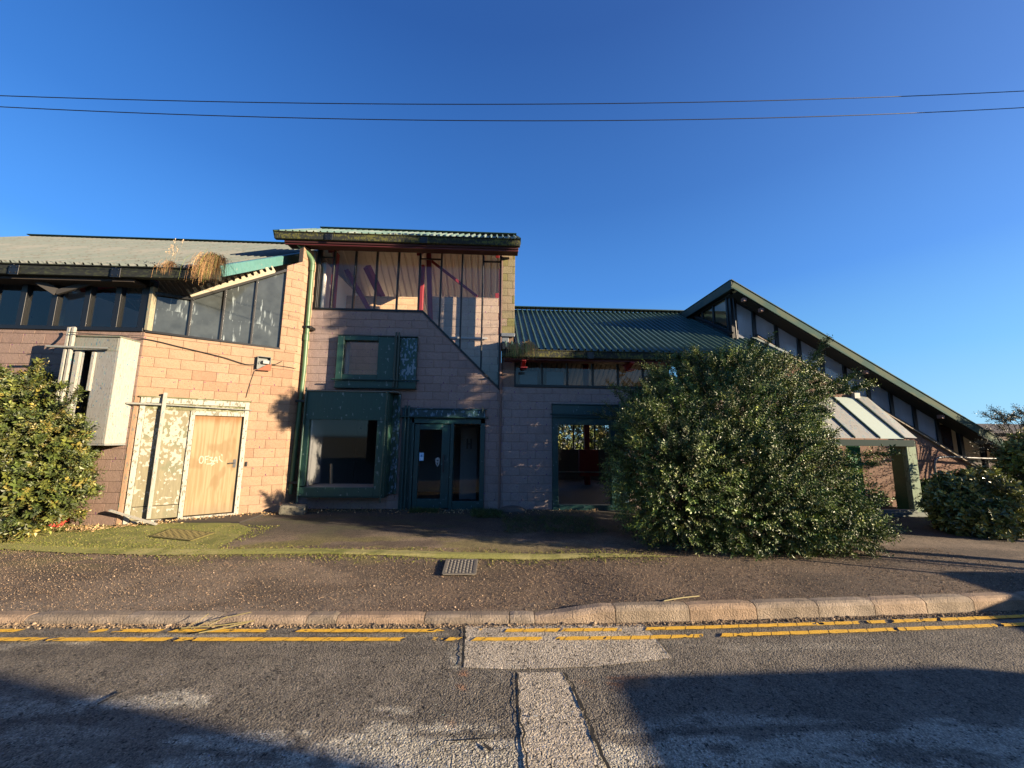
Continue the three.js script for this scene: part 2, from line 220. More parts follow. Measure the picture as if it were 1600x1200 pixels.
function roadColour(x, z) {
  const u = x / 16 + .5, v = z / 4.4 + 3, n = fbm(u, v, 60, 5, 311), n2 = fbm(u, v, 26, 4, 317), l = fbm(u, v, 7, 4, 313), st = fbm(u, v * 5, 9, 4, 315);
  let k = .17 * (.62 + .42 * l + .36 * st); let c = [k * 1.10, k * 1.0, k * .84];
  let m = 0; for (const b of blobs) { const dx = (x - b[0]) / b[2], dz = (z - b[1]) / b[3], q = 1 - Math.sqrt(dx * dx + dz * dz) * .6 + (n - .5) * 2.0 + (n2 - .5) * 1.3; m = Math.max(m, sst(.16, .34, q) * b[4]); }
  c = mixc(c, [.52, .50, .43], m * .85);
  const o1 = sst(.05, 0, Math.abs(x + .22 + .06 * (z + 2.9))) * sst(-3.25, -3.1, z) * sst(-2.55, -2.8, z) * sst(.5, .6, n); c = mixc(c, [.5, .19, .06], o1 * .8);
  const o2 = sst(1, .3, Math.hypot((x - .95) / .38, (z + 3.06) / .15)) * sst(.5, .6, n); c = mixc(c, [.36, .17, .07], o2 * .7);
  const e = sst(.11, .02, z - kerbZ(clamp(x, -12, 12))); c = mixc(c, [.19, .16, .12], e * .7); if (z < -3.4 && n2 > .52) c = mixc(c, [.10, .09, .075], .4);
  return c;
}
function paveColour(x, z) {
  const u = x / 26 + .5, v = z / 13 + 2, l = fbm(u, v, 8, 5, 245), n = fbm(u, v, 44, 4, 247), n2 = fbm(u, v, 20, 4, 249);
  let c = [.285, .215, .155]; c = mixc(c, [.42, .345, .265], sst(.50, .66, l) * .6); c = mixc(c, [.15, .115, .085], sst(.52, .36, n2) * .75);
  c = mixc(c, [.36, .30, .24], sst(-4.75, -4.2, z) * sst(0, -3, x) * sst(.44, .6, n) * .8); c = mixc(c, [.17, .115, .085], sst(-4.45, -4.15, z) * sst(-2.2, 0, x) * sst(.46, .58, n2) * .7);
  const moss = sst(1.25, .1, Math.abs(z + 6.25)) * sst(3.4, -2, x) * sst(.44, .60, n); c = mixc(c, [.33, .31, .085], moss * .8);
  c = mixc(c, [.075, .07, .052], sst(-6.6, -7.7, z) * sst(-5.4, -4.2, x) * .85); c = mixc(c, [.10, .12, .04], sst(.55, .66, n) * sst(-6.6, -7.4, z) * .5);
  return c;
}
const flat = (pts, y, follow) => { const s = new THREE.Shape(pts.map(p => new THREE.Vector2(p[0], p[1]))); const g = new THREE.ShapeGeometry(s), p = g.attributes.position; for (let i = 0; i < p.count; i++) p.setXYZ(i, p.getX(i), y + (follow ? rise(p.getX(i), p.getY(i)) : 0), p.getY(i)); const ix = g.index.array; for (let i = 0; i < ix.length; i += 3) { const t = ix[i + 1]; ix[i + 1] = ix[i + 2]; ix[i + 2] = t; } g.computeVertexNormals(); const q = g.attributes.position, uv = g.attributes.uv; let n = g.attributes.normal.getY(0); for (let i = 0; i < q.count; i++) uv.setXY(i, q.getX(i), q.getZ(i)); if (n < 0) { for (let i = 0; i < ix.length; i += 3) { const t = ix[i + 1]; ix[i + 1] = ix[i + 2]; ix[i + 2] = t; } g.computeVertexNormals(); } return g; };
const kerbZ = x => x < 1.2 ? -3.92 + .018 * Math.min(x, 0) : -3.92 - .03 * (x - 1.2) - .004 * (x - 1.2) ** 2; // foot of the kerb on the road side
const groundMat = M([.12, .12, .07], { k: 1, roughness: 1, map: blockBase });
tag(put('ground', flat([[-400, -400], [400, -400], [400, 400], [-400, 400]], -.10), groundMat, scene), 'dark open ground reaching out beyond the street', null, null, 'structure');
{
  const kz = x => Math.abs(x) < 12 ? kerbZ(x) : kerbZ(12 * Math.sign(x)) + (x > 0 ? -.3 * (x - 12) : .018 * (x + 12)), side = (x0, x1) => { const e = []; for (let x = x0; x <= x1; x += 1) e.push([x, kz(x) - .01]); return flat([...e, [x1, .3], [x0, .3]], -.06); };
  const t = tag(grp('road', scene), 'worn dark asphalt road with pale scuffed patches', null, null, 'structure');
  put('road_surface', colourGrid(430, 130, (u, v) => { const x = -7 + 14 * u, z0 = kerbZ(x) - .01; return [x, -.06, z0 + (.3 - z0) * v]; }, roadColour), roadMat, t);
  put('road_surface', side(-60, -7), roadPlain, t); put('road_surface', side(7, 60), roadPlain, t); put('road_surface', flat([[-60, .3], [60, .3], [60, 4.2], [-60, 4.2]], -.06), roadPlain, t);
  tag(put('pavement', flat([[-60, 4.2], [60, 4.2], [60, 6.2], [-60, 6.2]], -.052), pavePlain, scene), 'tarmac pavement on the other side of the road', null, null, 'structure');
  const r = rng(331), cm = M([.012, .011, .010], { k: 1, roughness: 1 }), cr = (pts, w) => { const P = []; for (let i = 0; i < pts.length - 1; i++) for (let k = 0; k < 10; k++) { const q = k / 10; P.push([pts[i][0] + (pts[i + 1][0] - pts[i][0]) * q + (r() - .5) * .028, pts[i][1] + (pts[i + 1][1] - pts[i][1]) * q + (r() - .5) * .012]); } const a = P.map(p => [p[0] - w * (.3 + r()), p[1] - .3 * w * r()]), b = P.map(p => [p[0] + w * (.3 + r()), p[1] + .3 * w * r()]).reverse(); return put('crack', flat([...a, ...b], -.0495), cm, t); };
  cr([[-.25, -3.93], [-.235, -3.6], [-.225, -3.22]], .010); cr([[.19, -3.17], [.185, -2.8], [.20, -2.3], [.205, -1.8]], .007); cr([[.545, -3.14], [.60, -2.88], [.62, -2.5], [.64, -1.9]], .011); cr([[1.46, -3.9], [1.47, -3.32]], .004);
  cr([[.14, -2.72], [.02, -2.66], [-.1, -2.55], [-.12, -2.45]], .003); cr([[.10, -2.62], [.0, -2.52], [-.28, -2.5], [-.36, -2.40]], .003); cr([[.16, -2.46], [.02, -2.42], [-.06, -2.5]], .003);
}
const rise = (x, z) => .075 * sst(.5, 1.7, x) * sst(-7.4, -4.6, z) + .0;
{ // pavement as a grid, gently uneven
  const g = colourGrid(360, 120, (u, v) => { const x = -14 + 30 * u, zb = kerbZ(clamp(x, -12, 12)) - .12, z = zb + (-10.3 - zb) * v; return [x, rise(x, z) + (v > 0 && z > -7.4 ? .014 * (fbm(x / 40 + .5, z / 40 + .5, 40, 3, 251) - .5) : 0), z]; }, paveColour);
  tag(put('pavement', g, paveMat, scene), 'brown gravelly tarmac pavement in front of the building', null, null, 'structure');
}
{ // reinstated strips in the road
  tag(put('road_patch', flat([[-.245, -3.90], [1.45, -3.90], [1.46, -3.32], [.8, -3.225], [.16, -3.20], [-.21, -3.235]], -.055), patchMat, scene), 'pale grey square asphalt repair against the kerb', null, null, 'structure');
  tag(put('road_patch', flat([[.20, -3.16], [.53, -3.155], [.58, -2.9], [.60, -2.5], [.62, 1], [.20, 1], [.18, -2.6]], -.055), patchMat, scene), 'narrow pale trench repair running towards the camera', null, null, 'structure');
}
{ // double yellow lines, worn through in places
  const wear = s => dtex(2048, 64, (u, v) => { const w = u + (v - .5) * .0035, x = -6 + 14 * u, g = .55 * vn(w * 58, 1.5, 58, s) + .30 * vn(w * 150, 2.5, 150, s + 1) + .15 * vn(w * 420, v * 2, 420, s + 2), er = Math.min(v, 1 - v) - .05 - .11 * vn(u * 260, v * 2, 260, s + 5), ck = Math.abs(((w * 74 + .6 * vn(u * 30, 0, 30, s + 9)) % 1) - .5); return g > .455 - (x > 1.1 ? .14 : 0) - (x > -.3 && x < 1.1 ? .05 : 0) && er > 0 && ck > .022 ? 1 : 0; }, false, 1 / 14, 1);
  const yel = dtex(1024, 64, (u, v) => { const f = vn(u * 900, v * 14, 900, 265), n = fbm(u, v, 30, 3, 267); const k = .75 + .3 * f + .2 * (n - .5); return [.66 * k, .40 * k, .035 * k]; }, true, 1 / 7, 1);
  for (const [k, off, s, lab] of [[0, .095, 261, 'worn yellow line painted nearer the kerb'], [1, .245, 273, 'worn yellow line painted farther from the kerb']]) {
    const pos = [], uv = [], ix = []; for (let i = 0; i <= 140; i++) { const x = -6 + .1 * i, z = kerbZ(x) + off; pos.push(x, -.048, z, x, -.048, z + .074); uv.push(x + 6, 0, x + 6, 1); if (i) { const a = 2 * i - 2; ix.push(a, a + 1, a + 3, a, a + 3, a + 2); } }
    const g = new THREE.BufferGeometry(); g.setAttribute('position', new THREE.BufferAttribute(new Float32Array(pos), 3)); g.setAttribute('uv', new THREE.BufferAttribute(new Float32Array(uv), 2)); g.setIndex(ix); g.computeVertexNormals();
    const a = wear(s); tag(put('yellow_line', g, new THREE.MeshStandardMaterial({ map: yel, color: lin(1.05, 1.0, .9), alphaMap: a, alphaTest: .5, roughness: .8, bumpMap: grit, bumpScale: .003 }), scene), lab, null, null, 'structure');
  }
}
{ // kerb stones
  const kb = tag(grp('kerb', scene), 'row of worn concrete kerb stones along the pavement', null, null, 'structure');
  const kt = dtex(512, 512, (u, v) => { const f = vn(u * 240, v * 240, 240, 281), l = fbm(u, v, 6, 5, 283); const k = .28 + .14 * f + .34 * (l - .5); return [k * 1.08, k * .88, k * .66]; }, true, 1 / .9, 1 / .9);
  const km = [[1, 1, 1], [1.1, 1.02, .95], [.92, .9, .86], [1.12, .98, .86], [.86, .84, .82]].map(c => M(c.map(v => v * .80), { k: 1, map: kt, bumpMap: grit, bumpScale: .009, roughness: .95 }));
  const J = [-7.9, -7.0, -6.1, -5.22, -4.31, -3.42, -2.55, -1.74, -1.46, -.64, .17, .41, 1.19, 1.93, 2.62, 3.28, 3.9, 4.49, 5.05, 5.7, 6.6, 7.5, 8.4, 9.3, 10.2];
  const top = x => .004 + .075 * sst(.41, 1.19, x);
  for (let i = 0; i < J.length - 1; i++) {
    const a = J[i] + .004, b = J[i + 1] - .004, pos = [], ix = [], S = 5, n = 6; // profile with a rounded nose
    for (let k = 0; k <= n; k++) { const x = a + (b - a) * k / n, z = kerbZ(x), t = top(x) + .004 * (rnd() - .5); const e = (k === 0 || k === n) ? .006 : 0; for (const [dz, y] of [[-.135, -.08], [-.135, t - e], [-.05, t + .002 - e], [-.025, t - .012 - e], [-.008, t - .035], [-.002, -.08]]) pos.push(x, y, z + dz); }
    for (let k = 0; k < n; k++) for (let s = 0; s < S; s++) { const p = k * 6 + s, q = p + 6; ix.push(p, p + 1, q + 1, p, q + 1, q); }
    for (const [o, f] of [[0, 0], [n * 6, 1]]) for (let s = 1; s < S; s++) f ? ix.push(o, o + s + 1, o + s) : ix.push(o, o + s, o + s + 1);
    let g = new THREE.BufferGeometry(); g.setAttribute('position', new THREE.BufferAttribute(new Float32Array(pos), 3)); g.setIndex(ix); g = g.toNonIndexed(); g.computeVertexNormals(); g = muv(g);
    const m = put('kerb_stone', g, km[i % 5], kb); m.material.side = THREE.DoubleSide;
  }
}
// mossy concrete strip and pad
const mossTex = dtex(1024, 1024, (u, v) => { const f = vn(u * 300, v * 300, 300, 291), l = fbm(u, v, 5, 5, 293), n = fbm(u, v, 26, 4, 295); let c = [.21 + .10 * f, .215 + .10 * f, .075 + .05 * f]; c = mixc(c, [.28 + .1 * f, .26 + .1 * f, .13 + .06 * f], sst(.5, .66, l)); return mixc(c, [.13, .15, .03], sst(.5, .75, fbm(u, v, 11, 5, 297)) * .7); }, true, 1 / 3.1, 1 / 3.1);
const mossMat = M([1.1, 1.06, .72], { k: 1, map: mossTex, bumpMap: grit, bumpScale: .006, roughness: .95 });
const mossGreen = M([.80, .82, .42], { k: 1, map: mossTex, bumpMap: grit, bumpScale: .008, roughness: .98 });
const ragged = (P, a, s) => { const r = rng(s), o = []; P.forEach((p, i) => { const q = P[(i + 1) % P.length], n = Math.max(1, Math.round(Math.hypot(q[0] - p[0], q[1] - p[1]) / .05)); for (let k = 0; k < n; k++) { const t = k / n; o.push([p[0] + (q[0] - p[0]) * t + (r() - .5) * a, p[1] + (q[1] - p[1]) * t + (r() - .5) * a]); } }); return o; };
tag(put('concrete_strip', flat(ragged([[-14, -7.9], [-9, -6.95], [-7.5, -6.5], [-6, -6.25], [-4.6, -6.17], [-2.6, -6.2], [-1.3, -6.1], [-.6, -6.02], [.6, -5.9], [1.4, -5.82], [1.9, -5.74], [2.3, -5.66], [2.62, -5.60], [2.1, -5.59], [1.7, -5.55], [1.2, -5.60], [0, -5.68], [-.66, -5.70], [-1.4, -5.84], [-2.5, -5.94], [-4.67, -5.87], [-6, -5.98], [-7.2, -6.2], [-9, -6.7], [-14, -7.6]], .035, 291), .012, true), mossMat, scene), 'narrow strip of yellow-green mossy concrete across the pavement', null, null, 'structure');
tag(put('concrete_pad', flat(ragged([[-7.4, -6.48], [-6, -6.26], [-4.6, -6.18], [-4.1, -6.18], [-4.35, -7.45], [-4.9, -7.9], [-6.0, -8.2], [-6.9, -7.72], [-7.9, -7.72], [-9, -7.1]], .03, 293), .008), mossGreen, scene), 'green mossy concrete apron before the boarded door', null, null, 'structure');

// ================= LEFT WING =================
const BX = -6.951, BZ = -7.69, AT = R(32.66); // where the front wall bends into the angled wall
const frontFrame = (list, mat, parent, name = 'frame') => put(name, list, mat, parent);
{
  const t = thing('building', 'low block building with grey ribbed roof, boarded door and white box window', 'building', [0, 0, 0]);
  const wallTone = (x, y, r) => { const n = Math.sin(x * 3.1 + y * 5.7) + Math.sin(y * 9.1 - x * 2.3); return (y > 2.5 && y < 3.1 && x > .8 && r() < .6) || (y < 1.9 && r() < .12) ? (r() < .4 ? 4 : 3) : n > 1.3 ? 3 : r() < .35 ? 1 : r() < .6 ? 0 : r() < .7 ? 2 : 5; };
  // front wall, left of the bend (local x runs to the left end at 0)
  blockWall(t, { at: [-15, 0, BZ], outline: [[0, 0], [8.049, 0], [8.049, 3.68], [0, 3.68]], holes: [[7.2, 7.98, 1.55, 3.45]], mats: brownTones, seed: 11, back: mortarDark });
  // angled wall: below the sill, and the pier beside the glass
  const A = grp('wall', t, [BX, 0, BZ]); A.rotation.y = AT;
  blockWall(t, { at: [BX, 0, BZ], turn: AT, outline: [[0, 0], [2.6, 0], [2.6, 3.66], [0, 3.66]], holes: [[.09, 1.84, .02, 2.40]], mats: orangeTones, tone: wallTone, seed: 12 });
  blockWall(t, { at: [BX, 0, BZ], turn: AT, outline: [[2.29, 3.66], [2.66, 3.66], [2.66, 5.93], [2.29, 5.70]], base: 3.6, mats: orangeTones, tone: (x, y, r) => r() < .5 ? 2 : 0, seed: 13, phase: .12 });
  // short return to the taller block
  blockWall(t, { at: [-4.76, 0, -9.09], turn: R(72), outline: [[0, 0], [.42, 0], [.42, 6.3], [0, 6.3]], mats: orangeTones, seed: 14, thick: .12 });
  // angled windows
  const W = grp('window', A), hd = u => u < .66 ? 4.47 + .04 * u : 4.50 + (u - .66) * .655;
  const ms = [.03, .645, 1.185, 1.735, 2.29];
  for (let i = 0; i < 4; i++) { const a = ms[i] + .02, b = ms[i + 1] - .02; put('pane', poly([[a, 3.72], [b, 3.70], [b, hd(b)], [a, hd(a)]]), glassDusty, W, [0, 0, -.07]); }
  for (const u of ms) put('mullion', rbox(u - .022, u + .022, 3.68, hd(u) + .03, -.10, -.02), blackMetal, W);
  put('sill', [beam([0, 3.70, -.05], [2.31, 3.68, -.05], .11, .045)], blackMetal, W);
  put('head', [beam([.0, 4.50, -.06], [.68, 4.52, -.06], .10, .07), beam([.66, 4.53, -.06], [2.31, hd(2.31) + .03, -.06], .10, .06)], blackMetal, W);
  // scalloped cream filler under the verge
  { const L = 1.72, n = 13, p = [[0, 0], [L, 0], [L, .15]]; for (let i = n - 1; i >= 0; i--) { const c = (i + .5) * L / n, q = L / n * .27; p.push([c + q, .15], [c + q * .9, .085], [c + q * .5, .055], [c, .048], [c - q * .5, .055], [c - q * .9, .085], [c - q, .15]); } p.push([0, .15]);
    const m = put('profile_filler', poly(p, [], .05), M([.78, .70, .52], { roughness: .7, map: woodStreak }), A, [.62, 4.55, -.01]); m.rotation.z = Math.atan(.64);
    put('filler_lip', beam([.62, 4.545, .01], [2.05, 5.46, .01], .07, .03), M([.74, .66, .5], { roughness: .7 }), A); }
  // front windows under the eave
  const F = grp('window', t, [0, 0, BZ]), fm = [-15, -13.6, -12.95, -12.3, -11.75, -11.15, -10.55, -9.95, -9.36, -8.77, -8.15, -7.57, -7.03];
  for (let i = 1; i < fm.length; i++) put('pane', poly([[fm[i - 1] + .05, 3.76], [fm[i] - .05, 3.76], [fm[i] - .05, 4.66], [fm[i - 1] + .05, 4.66]]), glass, F, [0, 0, -.06]);
  for (let i = 0; i < fm.length - 1; i++) put('mullion', rbox(fm[i] - .055, fm[i] + .055, 3.74, 4.70, -.12, -.005), blackMetal, F);
  put('sill', rbox(-15, -6.97, 3.68, 3.76, -.16, .035), blackMetal, F); put('head', rbox(-15, -6.97, 4.64, 4.78, -.16, .02), blackMetal, F);
  put('corner_post', [rbox(-7.13, -6.93, 3.70, 4.72, -.13, -.01)], blackMetal, F); put('corner_trim', rbox(-6.965, -6.90, 3.72, 4.62, -.10, .012), M([.62, .55, .38], { map: woodStreak }), F);
  // roof, eave and verge
  const rf = roofSlope(t, -16.4, -5.4, 4.90, -7.39, -13.4, roofGrey); roofSlope(t, -16.4, -5.4, 4.9, -19.4, -13.4, roofGrey, true);
  put('ridge_cap', [beam([-16.4, 8.52, -13.36], [-5.4, 8.52, -13.36], .24, .025)], greenDark, t);
  put('verge_flashing', [beam([-5.39, 4.84, -7.36], [-5.39, 4.84 + 6.0 * TS, -13.36], .035, .20), beam([-5.44, 4.955, -7.36], [-5.44, 4.955 + 6 * TS, -13.36], .10, .02)], flashTeal, t);
  put('gutter', [rbox(-16.4, -5.42, 4.66, 4.86, -7.45, -7.33, .02), rbox(-16.4, -5.42, 4.85, 4.875, -7.46, -7.30)], darkGutter, t);
  for (const x of [-15.2, -13.3, -11.2, -9.15, -7.3]) { put('gutter_bracket', [rbox(x - .09, x + .09, 4.64, 4.83, -7.32, -7.30), ...[[-.05, 4.68], [.05, 4.68], [-.06, 4.79], [.05, 4.79], [0, 4.83]].map(([a, b]) => { const g = new THREE.SphereGeometry(.012, 6, 5); g.translate(x + a, b, -7.295); return g.toNonIndexed(); })], blackMetal, t); }
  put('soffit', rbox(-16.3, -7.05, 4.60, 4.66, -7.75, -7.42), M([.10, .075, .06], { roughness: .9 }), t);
  put('brace', [beam([-8.95, 4.62, -7.55], [-8.65, 4.42, -7.62], .05, .14), beam([-8.65, 4.42, -7.62], [-7.95, 4.66, -7.6], .05, .10)], M([.10, .09, .08]), t);
  // white box window
  const O = grp('box_window', t, [-7.0, 0, BZ]), zf = .40;
  put('side_panel', rbox(-.03, .005, 1.50, 3.46, 0, zf), whiteWood, O);
  put('front_panel', [rbox(-.40, -.031, 1.50, 3.2, zf - .03, zf - .001), rbox(-.90, -.62, 1.5, 3.2, zf - .03, zf - .001), rbox(-.62, -.40, 1.50, 1.58, zf - .03, zf - .001)], greyWood, O);
  put('head_panel', rbox(-.92, -.031, 3.20, 3.45, zf - .03, zf + .004), M([.46, .47, .42], { map: woodStreak, roughness: .95 }), O);
  put('top_board', rbox(-.93, .01, 3.46, 3.485, -.02, zf + .02), M([.34, .36, .26], { map: woodStreak }), O); put('base_board', rbox(-.93, .01, 1.47, 1.50, 0, zf), greyWood, O);
  put('side_panel', rbox(-.93, -.90, 1.50, 3.46, 0, zf), greyWood, O);
  put('pane', poly([[-.62, 1.58], [-.40, 1.58], [-.40, 3.2], [-.62, 3.2]]), glassDark, O, [0, 0, zf - .12]);
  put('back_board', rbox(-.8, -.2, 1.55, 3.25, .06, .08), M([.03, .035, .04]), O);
  put('batten', rbox(-.43, -.37, 2.45, 3.17, zf, zf + .045), whiteWood, O); put('batten', rbox(-.72, -.63, 1.5, 3.17, zf, zf + .05), whiteWood, O);
  put('rail', [rbox(-.90, -.85, 1.4, 3.62, zf + .03, zf + .08), rbox(-.82, -.77, 1.4, 3.62, zf + .03, zf + .08)], whiteWood, O);
  put('rail', rod([-1.15, 3.24, zf + .12], [-.12, 3.235, zf + .06], .022), paleMetal, O);
  put('bent_pipe', tube([[-1.18, 3.70, zf - .25], [-1.05, 3.68, zf - .2], [-1.02, 3.60, zf - .16], [-1.02, 3.52, zf - .12], [-.96, 3.46, zf - .05], [-.88, 3.45, zf]], .016, 30, 7), M([.7, .69, .64]), O);
  // boarded double door in the angled wall
  const D = grp('door', A);
  put('door_frame', [rbox(.09, .17, .02, 2.40, -.06, .035), rbox(1.76, 1.84, .02, 2.40, -.06, .035), rbox(.17, 1.76, 2.29, 2.40, -.06, .04), rbox(.86, .935, .02, 2.10, -.06, .03), rbox(.86, 1.76, 2.08, 2.17, -.06, .03)], oldFrame, D);
  put('frame_head', [rbox(.17, 1.76, 2.17, 2.29, -.06, .012), rbox(.06, 1.87, 2.40, 2.425, -.05, .06)], M([.72, .78, .62], { map: peelTex, roughness: .9 }), D);
  put('panel', rbox(.17, .86, .32, 2.17, -.07, .0), peelWood, D); put('panel', rbox(.17, .86, .07, .31, -.07, .004), peelWood, D);
  // plywood leaf with a tag sprayed in white
  const cv = document.createElement('canvas'); cv.width = 512; cv.height = 1024; const cx = cv.getContext('2d');
  { const q = rng(301), im = cx.createImageData(512, 1024); for (let j = 0; j < 1024; j++) for (let i = 0; i < 512; i++) { const u = i / 512, v = j / 1024, g = fbm(u, v * .09, 34, 4, 303), w = fbm(u + .04 * Math.sin(v * 9), v, 6, 3, 305), top = sst(.11, .0, v + .05 * (g - .5)), o = (j * 512 + i) * 4; let c = mixc([.56, .40, .215], [.70, .54, .33], sst(.3, .7, g)); c = mixc(c, [.46, .30, .15], sst(.58, .74, w) * .6); c = mixc(c, [.46, .19, .055], top * .8); if (v > .86) c = mixc(c, [.42, .33, .24], sst(.86, 1, v) * .5); im.data[o] = s8(c[0]); im.data[o + 1] = s8(c[1]); im.data[o + 2] = s8(c[2]); im.data[o + 3] = 255; } cx.putImageData(im, 0, 0);
    cx.strokeStyle = 'rgba(246,240,226,.93)'; cx.lineCap = 'round'; cx.lineJoin = 'round'; cx.lineWidth = 10;
    const S = pts => { cx.beginPath(); pts.forEach(([x, y], i) => i ? cx.lineTo(x, y) : cx.moveTo(x, y)); cx.stroke(); };
    S([[120, 428], [100, 432], [92, 462], [100, 494], [122, 500], [134, 474], [130, 440], [116, 428]]); S([[156, 500], [150, 432], [186, 426]]); S([[152, 462], [180, 458]]);
    S([[196, 440], [226, 440], [204, 470], [232, 476], [214, 508]]); S([[236, 508], [254, 440], [268, 440], [280, 496]]); S([[240, 480], [282, 474]]); S([[296, 430], [300, 462], [330, 488]]); S([[318, 410], [322, 424]]); S([[176, 508], [252, 506], [226, 524]]); }
  const ct = new THREE.CanvasTexture(cv); ct.colorSpace = THREE.SRGBColorSpace;
  const leafG = new RoundedBoxGeometry(.82, 2.0, .045, 1, .006).toNonIndexed(); { const p = leafG.attributes.position, uv = leafG.attributes.uv; for (let i = 0; i < p.count; i++) uv.setXY(i, p.getX(i) / .82 + .5, p.getY(i) / 2.0 + .5); }
  const leaf = put('door_leaf', leafG, new THREE.MeshStandardMaterial({ map: ct, color: lin(.385, .385, .355), roughness: .85 }), D, [1.346, 1.08, -.045]);
  leaf.userData.label = 'bare plywood door leaf with a white sprayed tag';
  put('door_handle', [rod([.33, .02, .03], [.33, .02, .065], .014), rod([.345, .02, .062], [.24, .015, .066], .011), rbox(.31, .36, -.08, .09, .022, .03)], steel, leaf);
  put('door_sill', [rbox(.90, 1.80, -.02, .065, -.03, .06), rbox(.17, .62, .0, .06, -.03, .03)], oldFrame, D);
  put('rail', rbox(.415, .475, .10, 2.50, .06, .125), whiteWood, D); put('rail', rod([-.09, 2.26, .09], [.45, 2.262, .09], .020), paleMetal, D); put('rail', rod([.47, 2.262, .085], [1.89, 2.225, .06], .012), paleMetal, D);
  put('edge_board', rbox(-.005, .055, .02, 2.42, -.05, .012), M([.52, .33, .20], { map: woodStreak }), D);
  put('lock_plate', [rbox(1.87, 1.91, 1.02, 1.12, .0, .03)], blackMetal, D);
  // alarm box with its cover broken off
  const B = grp('alarm_box', A, [2.02, 3.28, 0]);
  put('case', [rbox(-.13, .13, -.13, .16, 0, .012), rbox(-.13, -.115, -.13, .16, .012, .09), rbox(.115, .13, -.02, .16, .012, .09), rbox(-.13, .13, .145, .16, .012, .10)], M([.33, .36, .35], { roughness: .6 }), B);
  put('cover', poly([[-.13, -.16], [.14, -.15], [.15, .02], [.04, -.03], [-.02, -.08]], [], .02), M([.46, .14, .05], { roughness: .6 }), B, [0, 0, .06]);
  put('circuit', [rbox(-.02, .10, 0, .08, .03, .075), rod([-.05, .03, .05], [-.05, .03, .085], .03)], M([.7, .72, .68]), B);
  put('cable', [tube([[-1.0, 3.50, .03], [0, 3.54, .03], [.6, 3.45, .03], [1.3, 3.33, .035], [1.7, 3.23, .03], [1.9, 3.25, .03]], .009, 40, 5), tube([[2.14, 3.28, .03], [2.25, 3.30, .04], [2.36, 3.38, .03]], .009, 20, 5), tube([[2.14, 3.27, .02], [2.4, 3.27, .02], [2.66, 3.25, .02]], .006, 12, 5), tube([[1.86, 3.1, .02], [1.80, 2.8, .015], [1.76, 2.5, .02]], .005, 12, 5)], M([.05, .045, .04]), A);
  // inside
  const I = grp('interior', t);
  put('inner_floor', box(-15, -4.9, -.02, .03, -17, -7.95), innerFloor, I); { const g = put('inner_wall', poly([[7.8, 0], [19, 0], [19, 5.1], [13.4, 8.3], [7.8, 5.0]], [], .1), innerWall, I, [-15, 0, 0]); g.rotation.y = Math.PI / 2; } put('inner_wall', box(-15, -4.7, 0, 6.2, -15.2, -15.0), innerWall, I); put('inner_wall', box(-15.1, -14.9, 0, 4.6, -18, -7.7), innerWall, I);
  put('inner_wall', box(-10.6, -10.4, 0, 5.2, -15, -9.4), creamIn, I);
  put('steel_post', beam([-8.4, 0, -9.3], [-8.4, 5.4, -9.3], .16, .2, [1, 0, 0]), red, I); put('steel_post', beam([-5.6, 0, -10.2], [-5.6, 6.1, -10.2], .12, .14, [1, 0, 0]), red, I);
  put('rafter', [-8.4, -11.6].map(x => beam([x, 4.6, -7.8], [x, 4.6 + 5.2 * TS, -13.0], .12, .2)), red, I); put('rafter', beam([-9.9, 5.0, -8.6], [-5.9, 4.75, -10.6], .06, .1), redDark, I);
}

